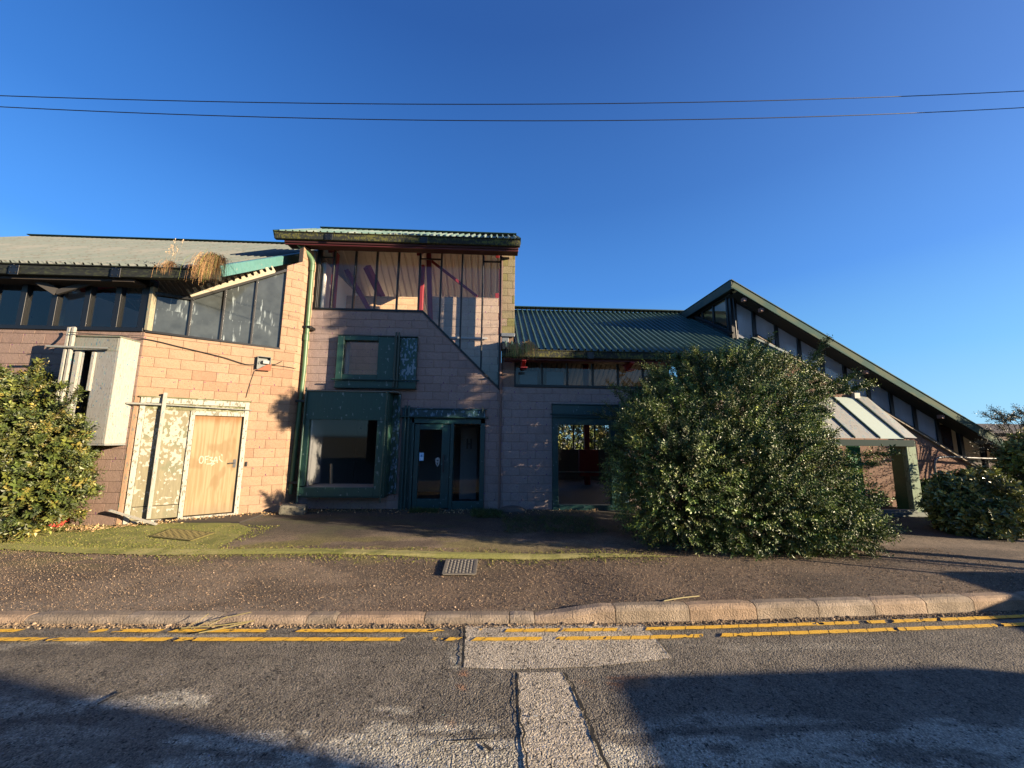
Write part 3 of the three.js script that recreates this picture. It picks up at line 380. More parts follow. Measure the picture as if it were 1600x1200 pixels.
// ================= TALL BLOCK =================
{
  const t = thing('building', 'tall pink block building with slanted glazing under a green ribbed roof', 'building', [0, 0, 0]), Z = -9.5;
  blockWall(t, { at: [0, 0, Z], outline: [[-4.66, -.06], [.12, -.06], [.12, 2.84], [-1.88, 4.82], [-4.66, 4.82]], holes: [[-4.32, -2.5, .40, 2.70], [-3.86, -1.98, 2.88, 4.12], [-2.26, -.25, -.03, 2.36]], mats: pinkTones, seed: 21, phase: .1 });
  blockWall(t, { at: [.12, 0, Z + .05], outline: [[0, 4.30], [.32, 4.30], [.32, 6.52], [0, 6.52]], base: 4.3, len: .26, mats: mossTones, seed: 22, thick: .06, back: mortarDark });
  put('pier_flashing', [rbox(.11, .45, 4.22, 4.31, Z, Z + .09), rbox(.13, .30, 4.07, 4.22, Z, Z + .04)], M([.42, .46, .48], { roughness: .5, metalness: .4 }), t);
  put('wall', box(.13, .42, 0, 4.25, Z - .25, Z - .02), mortar, t);
  put('cover_strip', [rbox(.10, .145, -.02, 3.55, Z - .03, Z + .05), rbox(.085, .12, 2.9, 6.5, Z - .02, Z + .065)], M([.42, .27, .23], { map: blockBase }), t);
  // glazing with a slanted foot
  const W = grp('window', t, [0, 0, Z]), foot = x => x < -1.9 ? 4.87 : 4.87 - (x + 1.9) * .992, ms = [-4.55, -4.20, -3.66, -3.12, -2.57, -2.02, -1.47, -.93, -.39, .07];
  for (let i = 0; i < ms.length - 1; i++) { const a = ms[i] + .012, b = ms[i + 1] - .012, P = [[a, foot(a)], ...(a < -1.9 && b > -1.9 ? [[-1.9, foot(-1.9)]] : []), [b, foot(b)], [b, 6.46], [a, 6.46]]; put('pane', poly(P), glassClear, W, [0, 0, -.05]); }
  for (const x of ms) put('mullion', rbox(x - .02, x + .02, foot(x) - .02, 6.48, -.10, -.01), blackMetal, W);
  put('sill', [beam([-4.60, 4.85, -.04], [-1.88, 4.85, -.04], .13, .05), beam([-1.90, 4.85, -.04], [.10, 2.88, -.04], .13, .05)], blackMetal, W);
  put('transom', [rbox(-2.02, -1.47, 6.26, 6.29, -.08, -.02), rbox(-.39, .07, 6.24, 6.27, -.08, -.02), rbox(-4.55, -4.2, 6.22, 6.25, -.08, -.02)], blackMetal, W);
  put('side_trim', rbox(-4.62, -4.56, 4.84, 6.46, -.10, 0), blackMetal, W);
  // roof
  roofSlope(t, -5.42, .53, 6.60, -9.0, -10.8, roofPale); roofSlope(t, -5.42, .53, 6.60 + (1.8 - 4.2) * TS, -15.0, -10.8, roofPale, true);
  put('ridge_cap', [beam([-5.2, 7.715, -10.78], [.53, 7.715, -10.78], .2, .02)], greenDark, t);
  put('gutter', [rbox(-5.42, .54, 6.40, 6.57, -9.05, -8.94, .02), rbox(-5.43, .55, 6.565, 6.59, -9.06, -8.92)], mossGutter, t);
  for (const x of [-4.12, -1.83]) put('gutter_bracket', [rbox(x - .09, x + .09, 6.39, 6.55, -8.935, -8.92), ...[[-.05, 6.43], [.05, 6.43], [-.06, 6.51], [.05, 6.51]].map(([a, b]) => { const g = new THREE.SphereGeometry(.012, 6, 5); g.translate(x + a, b, -8.915); return g.toNonIndexed(); })], blackMetal, t);
  put('verge_flashing', [beam([.54, 6.53, -8.95], [.54, 6.53 + 1.84 * TS, -10.8], .03, .16), beam([-5.43, 6.53, -8.95], [-5.43, 6.53 + 1.84 * TS, -10.8], .03, .16)], greenDark, t);
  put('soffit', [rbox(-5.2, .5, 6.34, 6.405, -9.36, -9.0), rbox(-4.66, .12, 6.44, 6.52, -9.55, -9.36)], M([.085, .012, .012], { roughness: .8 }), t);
  put('eave_edge', rbox(-5.2, .5, 6.30, 6.36, -9.08, -9.03), redDark, t);
  put('barge', [beam([-4.68, 6.34, -9.4], [-4.68, 5.9, -9.4], .02, .10, [1, 0, 0]), rbox(-4.72, -4.66, 4.8, 6.4, -13.5, -9.55)], M([.45, .47, .48], { roughness: .6 }), t);
  // downpipe
  const P = grp('downpipe', t);
  put('pipe', tube([[-5.02, 6.50, -9.10], [-4.99, 6.46, -9.10], [-4.70, 6.12, -9.24], [-4.64, 6.02, -9.27], [-4.62, 5.9, -9.28]], .062, 30, 12), pipeGreen, P);
  put('pipe', [rod([-4.62, 5.9, -9.28], [-4.60, 3.2, -9.28], .052), rod([-4.60, 3.25, -9.28], [-4.66, .36, -9.28], .050)], pipeGreen, P);
  for (const [x, y, z, r] of [[-4.985, 6.44, -9.1, .075], [-4.62, 5.82, -9.28, .062], [-4.612, 4.05, -9.28, .062]]) { const g = new THREE.CylinderGeometry(r, r, .16, 12); if (y > 6) g.rotateZ(.75); put('pipe_socket', g, pipeGreen, P, [x, y, z]); }
  for (const y of [4.3, 2.5, .62]) put('pipe_clip', rbox(-4.72, -4.50, y - .03, y + .03, -9.48, -9.23), blackMetal, P);
  // little window with a shutter panel
  const S = grp('window', t, [0, 0, Z]);
  put('frame', [rbox(-3.90, -3.745, 2.87, 4.14, -.12, .12), rbox(-3.745, -2.92, 4.03, 4.14, -.12, .12), rbox(-3.745, -2.92, 3.02, 3.18, -.12, .12), rbox(-3.90, -1.96, 2.86, 3.02, -.10, .13), rbox(-2.92, -2.50, 3.02, 4.14, -.12, .10)], greenPaint, S);
  put('shutter', rbox(-2.38, -1.97, 3.02, 4.13, -.10, .09), greenPeel, S); put('filler', rbox(-2.50, -2.38, 3.02, 4.14, -.1, .05), greenDark, S);
  put('pane', poly([[-3.745, 3.18], [-2.92, 3.18], [-2.92, 4.03], [-3.745, 4.03]]), glassClear, S, [0, 0, .02]);
  for (const x of [-2.475, -2.405]) put('rail', rod([x, 2.88, .16], [x, 4.24, .16], .024), greenDark, S);
  put('rail', rod([-3.96, 3.045, .19], [-1.86, 3.04, .19], .018), greenDark, S); put('drip_board', rbox(-3.91, -1.95, 2.84, 2.86, -.05, .15), greenDark, S); put('top_board', rbox(-3.91, -1.96, 4.14, 4.155, -.05, .13), greenDark, S);
  put('reveal', [rbox(-3.76, -3.742, 3.16, 4.05, -.30, .0), rbox(-2.935, -2.92, 3.16, 4.05, -.3, 0)], innerWhite, S);
  // shop bay
  const Y = grp('bay_window', t, [0, 0, Z]), f = .4;
  put('header_panel', rbox(-4.42, -2.50, 2.06, 2.72, f - .05, f), greenPaint, Y);
  put('frame', [rbox(-4.42, -4.28, .56, 2.06, f - .06, f + .005), rbox(-2.74, -2.50, .34, 2.06, f - .06, f + .005), rbox(-4.42, -2.74, .34, .54, f - .06, f + .01)], greenPaint, Y);
  put('side_panel', [rbox(-2.53, -2.49, .34, 2.72, 0, f - .06), rbox(-4.42, -4.385, .34, 2.72, 0, f - .06)], greenPaint, Y); put('side_trim', [rbox(-2.49, -2.33, .36, 2.70, -.02, .06), rbox(-2.36, -2.30, .36, 2.72, .06, .11)], greenPeel, Y);
  put('top_board', rbox(-4.44, -2.32, 2.72, 2.745, -.05, f + .03), M([.36, .40, .36], { map: woodStreak }), Y); put('base_board', rbox(-4.42, -2.49, .31, .34, -.05, f), greenDark, Y);
  put('pane', poly([[-4.28, .54], [-2.74, .54], [-2.74, 2.06], [-4.28, 2.06]]), glassClear, Y, [0, 0, f - .03]);
  put('rail', rod([-2.56, .22, f + .05], [-2.53, 2.76, f + .05], .016), greenPaint, Y); put('rail', rod([-4.40, .2, f + .03], [-4.40, 2.8, f + .03], .02), greenPaint, Y);
  put('reveal', [rbox(-4.27, -4.24, .56, 2.06, -.3, f - .07), rbox(-4.3, -2.7, .52, .545, -.3, f - .05)], innerWhite, Y);
  // glazed door and sidelight
  const D = grp('door', t, [0, 0, Z]);
  put('door_frame', [rbox(-2.26, -2.02, -.02, 2.40, -.08, .03), rbox(-2.02, -1.955, 0, 2.20, -.08, .05), rbox(-2.02, -.25, 2.02, 2.15, -.08, .05), rbox(-1.08, -1.00, 0, 2.02, -.08, .05), rbox(-.36, -.25, -.02, 2.36, -.08, .05), rbox(-1.0, -.36, .0, .19, -.08, .03)], tealPaint, D);
  put('frame_head', [rbox(-2.26, -.25, 2.15, 2.36, -.08, .07), rbox(-2.28, -.21, 2.36, 2.385, -.05, .10)], tealPeel, D);
  const leaf = grp('door_leaf', D);
  put('stile', [rbox(-1.945, -1.83, .02, 2.0, -.05, .015), rbox(-1.29, -1.09, .02, 2.0, -.05, .015), rbox(-1.83, -1.29, 1.87, 2.0, -.05, .015), rbox(-1.83, -1.29, .02, .24, -.05, .015)], tealPaint, leaf);
  put('pane', poly([[-1.83, .24], [-1.29, .24], [-1.29, 1.87], [-1.83, 1.87]]), glassClear, leaf, [0, 0, -.02]);
  put('door_handle', [rbox(-1.245, -1.21, .86, 1.28, .05, .075), rbox(-1.24, -1.215, .90, .93, .01, .05), rbox(-1.24, -1.215, 1.2, 1.23, .01, .05)], M([.10, .10, .11], { roughness: .4, metalness: .6 }), leaf);
  { const c = document.createElement('canvas'); c.width = 96; c.height = 128; const q = c.getContext('2d'); q.fillStyle = '#9cc3e2'; q.fillRect(0, 0, 96, 128); q.fillStyle = '#4c7fae'; q.beginPath(); q.moveTo(48, 22); q.lineTo(74, 62); q.lineTo(22, 62); q.fill(); q.fillStyle = '#dcebf6'; q.fillRect(10, 76, 76, 8); q.fillRect(10, 92, 66, 7); q.fillRect(10, 106, 72, 7); const x = new THREE.CanvasTexture(c); x.colorSpace = THREE.SRGBColorSpace; const g = new THREE.PlaneGeometry(.105, .19); const m = put('notice', g, new THREE.MeshStandardMaterial({ map: x, roughness: .6 }), leaf, [-1.765, 1.22, -.012]); }
  put('sticker', [poly([[-.055, .05], [0, .095], [.055, .05], [.05, -.01], [.0, -.05], [-.05, -.01]], [[[-.028, .03], [-.02, .0], [.02, .0], [.028, .03]]]), poly([[-.048, -.012], [-.03, -.026], [0, -.1], [.03, -.026], [.048, -.012], [.04, -.07], [0, -.135], [-.04, -.07]])], M([.78, .78, .76]), leaf, [-1.375, 1.12, -.012]);
  put('pane', poly([[-1.0, .19], [-.36, .19], [-.36, 2.02], [-1.0, 2.02]]), glassClear, D, [0, 0, -.02]);
  for (const x of [-2.17, -2.09]) put('rail', rod([x, .0, .11], [x, 2.44, .11], .026), tealPaint, D);
  put('rail', rod([-2.30, 2.17, .13], [-.17, 2.165, .13], .02), greenDark, D); put('bolt', rod([-.315, 2.30, .11], [-.315, 2.44, .11], .014), greenDark, D);
  put('step', rbox(-1.98, -1.0, -.07, .0, -.05, .22), M([.20, .19, .17], { map: blockBase, roughness: .95 }), D);
  // inside: wall behind the tall glass, rooms, steelwork
  const I = grp('interior', t);
  blockWall(I.parent, { at: [-1.78, 0, -9.95], outline: [[0, 2.2], [1.82, 2.2], [1.82, 5.42], [0, 5.42]], base: 2.2, mats: tones([[.74, .56, .44], [.76, .58, .46], [.72, .54, .42]], { k: .8 }), seed: 25, thick: .1 });
  blockWall(I.parent, { at: [-4.5, 0, -11.2], outline: [[0, 2.8], [2.1, 2.8], [2.1, 5.85], [0, 5.85]], base: 2.8, mats: tones([[.98, .66, .40], [1, .68, .42], [.96, .64, .39]], { k: 1 }), seed: 26, thick: .1 });
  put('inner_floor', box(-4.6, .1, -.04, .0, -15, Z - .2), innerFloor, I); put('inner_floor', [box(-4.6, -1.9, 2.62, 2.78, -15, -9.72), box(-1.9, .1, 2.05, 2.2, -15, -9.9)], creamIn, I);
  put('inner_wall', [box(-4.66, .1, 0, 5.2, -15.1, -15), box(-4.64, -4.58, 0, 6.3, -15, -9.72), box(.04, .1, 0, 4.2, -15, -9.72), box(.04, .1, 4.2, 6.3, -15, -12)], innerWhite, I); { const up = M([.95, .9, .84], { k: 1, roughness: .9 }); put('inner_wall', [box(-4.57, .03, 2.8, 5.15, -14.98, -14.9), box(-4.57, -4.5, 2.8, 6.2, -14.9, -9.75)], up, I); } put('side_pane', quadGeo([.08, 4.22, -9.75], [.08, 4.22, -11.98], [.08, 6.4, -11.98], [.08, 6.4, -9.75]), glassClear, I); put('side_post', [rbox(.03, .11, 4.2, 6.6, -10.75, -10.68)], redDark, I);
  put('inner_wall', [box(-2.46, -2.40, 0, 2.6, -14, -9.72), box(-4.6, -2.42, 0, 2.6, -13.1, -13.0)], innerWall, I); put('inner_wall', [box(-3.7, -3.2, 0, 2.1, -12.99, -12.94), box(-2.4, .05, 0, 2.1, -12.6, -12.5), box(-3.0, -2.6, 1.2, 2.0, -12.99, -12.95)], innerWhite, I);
  put('inner_door', [box(-.95, -.50, .02, 1.98, -10.9, -10.86)], innerWhite, I); put('door_pull', [rbox(-.79, -.75, 1.38, 1.66, -10.85, -10.83), rbox(-.68, -.64, 1.38, 1.66, -10.85, -10.83), rbox(-.74, -.70, 1.5, 1.53, -10.855, -10.835)], blackMetal, I);
  put('display_post', rod([-3.95, .54, -9.75], [-3.98, 1.02, -9.75], .035), M([.6, .42, .24]), I);
  const Q = I; put('steel_post', [beam([-1.74, 4.6, -9.8], [-1.86, 6.6, -9.8], .12, .12, [1, 0, 0]), beam([-4.3, 4.6, -9.85], [-4.3, 6.5, -9.85], .16, .12, [1, 0, 0]), beam([-2.35, 4.4, -11.5], [-2.35, 7.0, -11.5], .14, .12, [1, 0, 0]), beam([-.02, 4.3, -11.9], [-.02, 6.3, -11.9], .10, .12, [1, 0, 0])], red, Q);
  put('brace', [beam([-1.85, 6.45, -9.95], [-.55, 5.45, -9.95], .05, .07), beam([-4.15, 6.2, -10.2], [-3.35, 4.9, -10.2], .10, .12), beam([-3.75, 6.5, -10.6], [-3.2, 5.1, -12.2], .16, .2)], red, Q);
  put('rafter', [-4.4, -2.1, -.02].map(x => beam([x, 6.5, -9.65], [x, 7.25, -10.8], .1, .16)), red, Q);
  put('tube_light', rbox(-1.3, -.25, 4.26, 4.31, -9.92, -9.88), M([.82, .82, .80]), Q);
}

// ================= LOW MIDDLE BLOCK =================
{
  const t = thing('building', 'low pale pink block building with mossy gutter and dark green ribbed roof', 'building', [0, 0, 0]), Z = -9.5;
  blockWall(t, { at: [.15, 0, Z], outline: [[0, -.02], [7.0, -.02], [7.0, 2.95], [0, 2.95]], holes: [[1.25, 3.12, .0, 2.52]], mats: tones([[.66, .535, .51], [.68, .55, .52], [.645, .52, .495], [.665, .53, .49]]), seed: 31, phase: .05 });
  blockWall(t, { at: [.15, 0, Z], outline: [[0, 2.95], [.30, 2.95], [.30, 3.62], [0, 3.62]], base: 2.8, mats: brownTones, seed: 32 });
  const W = grp('window', t, [0, 0, Z]), ms = [.47, 1.16, 1.80, 2.45, 3.1, 3.75, 4.4, 5.05, 5.7, 6.35, 7.0];
  for (let i = 0; i < ms.length - 1; i++) put('pane', poly([[ms[i] + .02, 3.02], [ms[i + 1] - .02, 3.02], [ms[i + 1] - .02, 3.62], [ms[i] + .02, 3.62]]), glassClear, W, [0, 0, -.06]);
  for (const x of ms) put('mullion', rbox(x - .025, x + .025, 2.98, 3.64, -.1, -.02), blackMetal, W);
  put('sill', rbox(.45, 7.0, 2.95, 3.02, -.12, .03), blackMetal, W); put('head', rbox(.45, 7.0, 3.60, 3.68, -.12, .0), blackMetal, W);
  put('hopper', [rbox(1.28, 1.72, 3.04, 3.38, -.16, -.14), rbox(.60, 1.05, 3.04, 3.38, -.16, -.14)], M([.16, .20, .22]), W);
  // roof
  const linerDark = M([.20, .18, .15]); roofSlope(t, .46, 7.16, 3.80, -9.0, -12.9, roofGreen, false, linerDark); roofSlope(t, .14, .46, 3.80, -9.0, -9.46, roofGreen); roofSlope(t, .46, 7.16, 3.80, -16.8, -12.9, roofGreen, true, linerDark);
  put('ridge_cap', beam([.46, 6.18, -12.84], [7.16, 6.18, -12.84], .28, .03), greenDark, t);
  put('gutter', [rbox(.14, 7.17, 3.60, 3.77, -9.06, -8.94, .02), rbox(.14, 7.17, 3.765, 3.785, -9.08, -8.92)], mossGutter, t);
  for (const x of [2.25, 5.0]) put('gutter_bracket', [rbox(x - .08, x + .08, 3.59, 3.75, -8.935, -8.92), ...[[-.05, 3.63], [.05, 3.63], [-.05, 3.71], [.05, 3.71]].map(([a, b]) => { const g = new THREE.SphereGeometry(.012, 6, 5); g.translate(x + a, b, -8.915); return g.toNonIndexed(); })], blackMetal, t);
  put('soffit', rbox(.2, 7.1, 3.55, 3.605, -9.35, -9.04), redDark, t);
  for (const x of [.66, 3.3, 5.9]) put('eave_bracket', [beam([x, 3.60, -9.05], [x, 3.46, -9.5], .10, .16), rbox(x - .08, x + .08, 3.36, 3.39, -9.3, -9.05)], red, t);
  put('verge_flashing', [beam([7.17, 3.75, -8.96], [7.17, 3.75 + 1.15 * TS, -10.1], .03, .16), beam([7.12, 3.855, -8.96], [7.12, 3.855 + 1.15 * TS, -10.1], .12, .015)], M([.55, .62, .56], { map: woodStreak }), t);
  // tall green window
  const G = grp('window', t, [0, 0, Z]);
  put('header_panel', [rbox(1.40, 3.20, 2.20, 2.52, -.1, .07), rbox(1.38, 3.24, 2.52, 2.545, -.05, .10)], tealPaint, G);
  put('frame', [rbox(1.40, 1.545, .0, 2.20, -.1, .05), rbox(2.84, 3.06, .0, 2.20, -.1, .05), rbox(1.545, 2.84, 2.03, 2.20, -.1, .05), rbox(1.545, 2.84, .0, .12, -.1, .06)], tealPaint, G);
  put('shutter', rbox(3.10, 3.27, .0, 2.20, -.1, .06), tealPeel, G);
  put('pane', poly([[1.545, .12], [2.84, .12], [2.84, 2.03], [1.545, 2.03]]), glassClear, G, [0, 0, -.03]);
  put('rail', rod([1.33, 2.275, .20], [3.42, 2.26, .20], .018), greenDark, G); for (const x of [3.06, 3.13]) put('rail', rod([x, 1.5, .14], [x, 2.62, .14], .024), tealPaint, G);
  // inside
  const I = grp('interior', t);
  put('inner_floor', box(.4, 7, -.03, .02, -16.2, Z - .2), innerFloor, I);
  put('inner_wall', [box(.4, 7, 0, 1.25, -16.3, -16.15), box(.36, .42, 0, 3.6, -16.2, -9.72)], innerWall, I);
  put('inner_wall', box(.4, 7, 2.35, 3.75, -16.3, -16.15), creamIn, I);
  put('rear_frame', [...[.4, 1.5, 2.4, 3.3, 4.2, 5.1, 6.0, 7].map(x => box(x - .03, x + .03, 1.25, 2.35, -16.26, -16.2))], blackMetal, I);
  put('steel_post', [beam([3.45, 0, -14.5], [3.45, 4.8, -14.5], .16, .2, [1, 0, 0]), box(3.1, 3.8, .35, 1.3, -14.4, -14.2)], red, I);
  put('barrier', [rod([.45, .55, -13.5], [6.9, .55, -13.5], .025)], paleMetal, I);
  put('rafter', [.66, 3.3, 5.9].map(x => beam([x, 3.62, -9.6], [x, 5.75, -12.9], .1, .18)), red, I);
}

// ================= WEDGE BUILDING =================
{
  const t = thing('building', 'wedge shaped building whose steep green-edged roof slopes down to the right', 'building', [0, 0, 0]), Z = -10.1;
  const sill = x => 4.58 - .600 * (x - 7.2), head = x => 5.62 - .588 * (x - 6.66);
  blockWall(t, { at: [0, 0, Z], outline: [[7.2, 0], [14.4, 0], [14.4, .3], [7.2, 4.54]], mats: tones([[.50, .30, .22], [.46, .27, .20], [.54, .33, .25], [.48, .28, .21]]), seed: 41, thick: .25 });
  put('sill_flashing', beam([7.2, 4.56, Z + .02], [14.0, .46, Z + .02], .10, .03), M([.62, .50, .40], { map: woodStreak }), t);
  const W = grp('window', t, [0, 0, Z]), ms = [6.66, 7.19]; for (let i = 1; i < 11; i++) ms.push(7.19 + i * .622);
  const low = x => x < 7.2 ? 4.40 : sill(x) + .05;
  for (let i = 0; i < ms.length - 1; i++) { const a = ms[i] + .04, b = ms[i + 1] - .04; put('pane', poly([[a, low(a)], [b, i ? low(b) : 4.40], [b, head(b)], [a, head(a)]]), i < 5 ? glassMilky : i < 9 ? glassMilky : glass, W, [0, 0, -.05]); }
  ms.forEach((x, i) => put('mullion', rbox(x - .05, x + .05, low(x) - .04, head(x) + .02, -.1, -.01), blackMetal, W));
  put('sill', [beam([7.2, 4.61, -.03], [13.45, .86, -.03], .12, .06), rbox(6.55, 7.25, 4.33, 4.385, -.1, .04)], blackMetal, W);
  put('head', beam([6.55, head(6.55) + .07, -.02], [13.5, head(13.5) + .07, -.02], .14, .20), blackMetal, W);
  put('corner_post', [rbox(6.52, 6.66, 4.36, 5.75, -.14, .0), rod([6.60, 4.36, .06], [6.58, 5.7, .06], .022)], blackMetal, W);
  put('base_flashing', rbox(6.5, 7.28, 4.28, 4.33, -.05, .10), paleMetal, W);
  put('blind', [1, 2, 3, 4, 5, 6, 7, 8].map(i => box(ms[i] + .06, ms[i + 1] - .05, low(ms[i + 1]) - .1, head(ms[i + 1]) - .1, -.22, -.21)), M([.50, .46, .44], { map: woodStreak, roughness: .9 }), W);
  put('picture_board', box(ms[9] + .05, ms[10] - .05, 1.2, 2.2, -.2, -.19), M([.18, .05, .05], { map: peelTex }), W);
  // clerestory facing left over the green roof
  const C = grp('window', t, [6.52, 0, 0]), zb = [-10.24, -10.92, -11.52, -12.1], yl = z => 3.86 + TS * (-9.0 - z);
  const P3 = (z, y) => [0, y, z];
  for (let i = 0; i < 3; i++) { const g = quadGeo(P3(zb[i] - .03, yl(zb[i]) + .16), P3(zb[i + 1] + .03, yl(zb[i + 1]) + .16), P3(zb[i + 1] + .03, 5.72), P3(zb[i] - .03, 5.72)); put('pane', g, glass, C); }
  for (const z of zb) put('mullion', rbox(-.03, .03, yl(z) + .02, 5.74, z - .035, z + .035), blackMetal, C);
  put('sill', beam([0, yl(-10.1) + .11, -10.1], [0, yl(-12.5) + .11, -12.5], .09, .10), blackMetal, C); put('head', beam([0, 5.78, -10.0], [0, 5.78, -12.9], .08, .14), blackMetal, C);
  // roof and fascias
  const rs = grp('roof', t); const rl = 8.15 / Math.cos(R(31)); rs.position.set(6.36, 6.02, -9.72);
  { const g = new THREE.Matrix4(), n = 4; for (let i = 0; i < n; i++) { const q = corr(1.05, rl); const m = put('roof_sheet', q, roofGreen, rs); m.rotation.order = 'ZYX'; m.rotation.set(0, Math.PI / 2, 0); m.position.set(0, 0, -i * 1.05); } rs.rotation.z = -R(31.0); }
  put('ceiling_liner', [beam([6.45, 5.86, -11.8], [14.2, 1.22, -11.8], 4.1, .03)], creamIn, t);
  put('fascia', [beam([6.36, 5.90, -9.70], [14.4, 1.07, -9.70], .03, .20)], fasciaMat, t);
  put('fascia', [beam([6.345, 5.89, -9.69], [6.345, 5.89, -13.9], .03, .24), ], M([.8, .9, .95], { map: fasciaTex, roughness: .7 }), t);
  put('fascia_cap', [beam([6.33, 6.025, -9.72], [14.42, 1.165, -9.72], .10, .02), beam([6.36, 6.03, -9.72], [6.36, 6.03, -13.9], .08, .02)], fasciaMat, t);
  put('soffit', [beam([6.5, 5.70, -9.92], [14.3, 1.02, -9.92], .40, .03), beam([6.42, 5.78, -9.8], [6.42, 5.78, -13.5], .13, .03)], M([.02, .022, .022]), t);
  for (const x of [6.72, 7.18, 9.95, 11.9]) put('soffit_light', rbox(x - .045, x + .045, 5.60 - .6 * (x - 6.5) - .02, 5.60 - .6 * (x - 6.5) + .08, -9.86, -9.74), M([.50, .30, .26]), t);
  put('inner_wall', poly([[6.6, 0], [13.6, 0], [13.6, 1.4], [6.6, 5.6]], [], .15), innerWall, t, [0, 0, -13.6]); put('inner_floor', box(6.6, 14.4, -.02, .02, -14.2, -10.3), innerFloor, t);
  put('wall', box(7.14, 7.2, 0, 3.6, -10.1, -9.5), mortar, t);
  // lean-to porch
  const p = grp('porch', t), z0 = -10.06, z1 = -8.87, y0 = 2.90, y1 = 1.78;
  const bars = [6.7, 7.32, 7.94, 8.55, 9.17, 9.78];
  for (let i = 0; i < 5; i++) put('roof_pane', quadGeo([bars[i] + .02, y1, z1], [bars[i + 1] - .02, y1, z1], [bars[i + 1] - .02, y0, z0], [bars[i] + .02, y0, z0]), i === 4 ? polyPanel : polyWhite, p);
  for (const x of bars) put('glazing_bar', beam([x, y1 + .015, z1 - .01], [x, y0 + .015, z0], .04, .05), greenDark, p);
  put('edge_flashing', [quadGeo([9.81, y1 + .03, z1], [10.12, y1 + .02, z1 - .02], [10.12, y0 + .06, z0], [9.81, y0 + .05, z0]), rbox(9.74, 9.90, 2.86, 3.02, -10.08, -9.98)], polyWhite, p);
  put('eave_beam', rbox(6.6, 10.0, 1.60, 1.75, z1 - .08, z1 + .02), M([.03, .07, .065], { roughness: .95 }), p);
  put('post', rbox(9.80, 10.03, -.02, 1.72, z1 - .12, z1), M([.44, .66, .50], { map: frameTex, roughness: .75 }), p);
  put('side_panel', rbox(9.82, 9.86, .1, 1.68, z1 - .42, z1 - .13), M([.02, .20, .10], { roughness: .4 }), p);
  put('green_pane', rbox(8.66, 9.02, .3, 1.6, z1 - .40, z1 - .38), polyGreen, p);
  put('plinth', [rbox(6.6, 10.1, -.02, .09, z1 - .2, z1 + .06), rbox(8.9, 9.84, .09, .14, z1 - .12, z1 + .03)], M([.36, .42, .38], { map: blockBase }), p);
  put('pane', poly([[8.0, .14], [9.78, .14], [9.78, 1.60], [8.0, 1.60]]), glass, p, [0, 0, z1 - .04]);
}
{ const t = thing('handrail', 'curved grey metal handrail at the foot of the wedge wall', 'handrail', [0, 0, 0]); put('rail', tube([[11.65, .45, -9.9], [11.65, 1.12, -9.9], [11.72, 1.27, -9.9], [11.9, 1.32, -9.9], [13, 1.30, -9.85], [15.5, 1.28, -9.7]], .03, 60, 8), steel, t); put('post', rod([13.6, 0, -9.82], [13.6, 1.28, -9.82], .022), steel, t); put('post', rod([11.65, 0, -9.9], [11.65, .5, -9.9], .03), steel, t); }

// ================= PLANTS =================
function sprig(seed, n, len, ll, lw, spread = 1) { // a twig of folded leaves along +y
  const r = rng(seed), pos = [], col = [];
  for (let i = 0; i < n; i++) {
    const t = (i + .6) / n, a = i * 2.4 + r() * .8, y = len * t, dir = new THREE.Vector3(Math.cos(a) * spread, .55 + .5 * r(), Math.sin(a) * spread).normalize(), up = new THREE.Vector3(r() - .5, 1, r() - .5).normalize(), sd = new THREE.Vector3().crossVectors(dir, up).normalize(), nn = new THREE.Vector3().crossVectors(sd, dir);
    const L = ll * (.7 + .6 * r()), w = lw * (.75 + .5 * r()), o = new THREE.Vector3(0, y, 0).addScaledVector(dir, .006), m = o.clone().addScaledVector(dir, L * .5), k = .72 + .56 * r();
    const l = m.clone().addScaledVector(sd, w / 2).addScaledVector(nn, w * .22), q = m.clone().addScaledVector(sd, -w / 2).addScaledVector(nn, w * .22), e = o.clone().addScaledVector(dir, L).addScaledVector(nn, -L * .08);
    for (const v of [o, l, e, o, e, q]) { pos.push(v.x, v.y, v.z); col.push(k, k, k * .9); }
  }
  const b = .0022; for (const [x, z, X, Z] of [[b, 0, -b, b], [-b, b, -b, -b], [-b, -b, b, 0]]) { pos.push(x, 0, z, X, 0, Z, 0, len, 0); for (let i = 0; i < 3; i++) col.push(.7, .5, .4); }
  const g = new THREE.BufferGeometry(); g.setAttribute('position', new THREE.BufferAttribute(new Float32Array(pos), 3)); g.setAttribute('color', new THREE.BufferAttribute(new Float32Array(col), 3)); g.computeVertexNormals(); return g;
}
const leafMat = (o = {}) => new THREE.MeshPhysicalMaterial({ color: lin(.78, .78, .78), vertexColors: true, roughness: .5, side: THREE.DoubleSide, transmission: .22, thickness: 0, specularIntensity: 1, ...o });
const bark = M([.11, .085, .06], { roughness: .9, map: blockBase });
const Y1 = new THREE.Vector3(0, 1, 0);
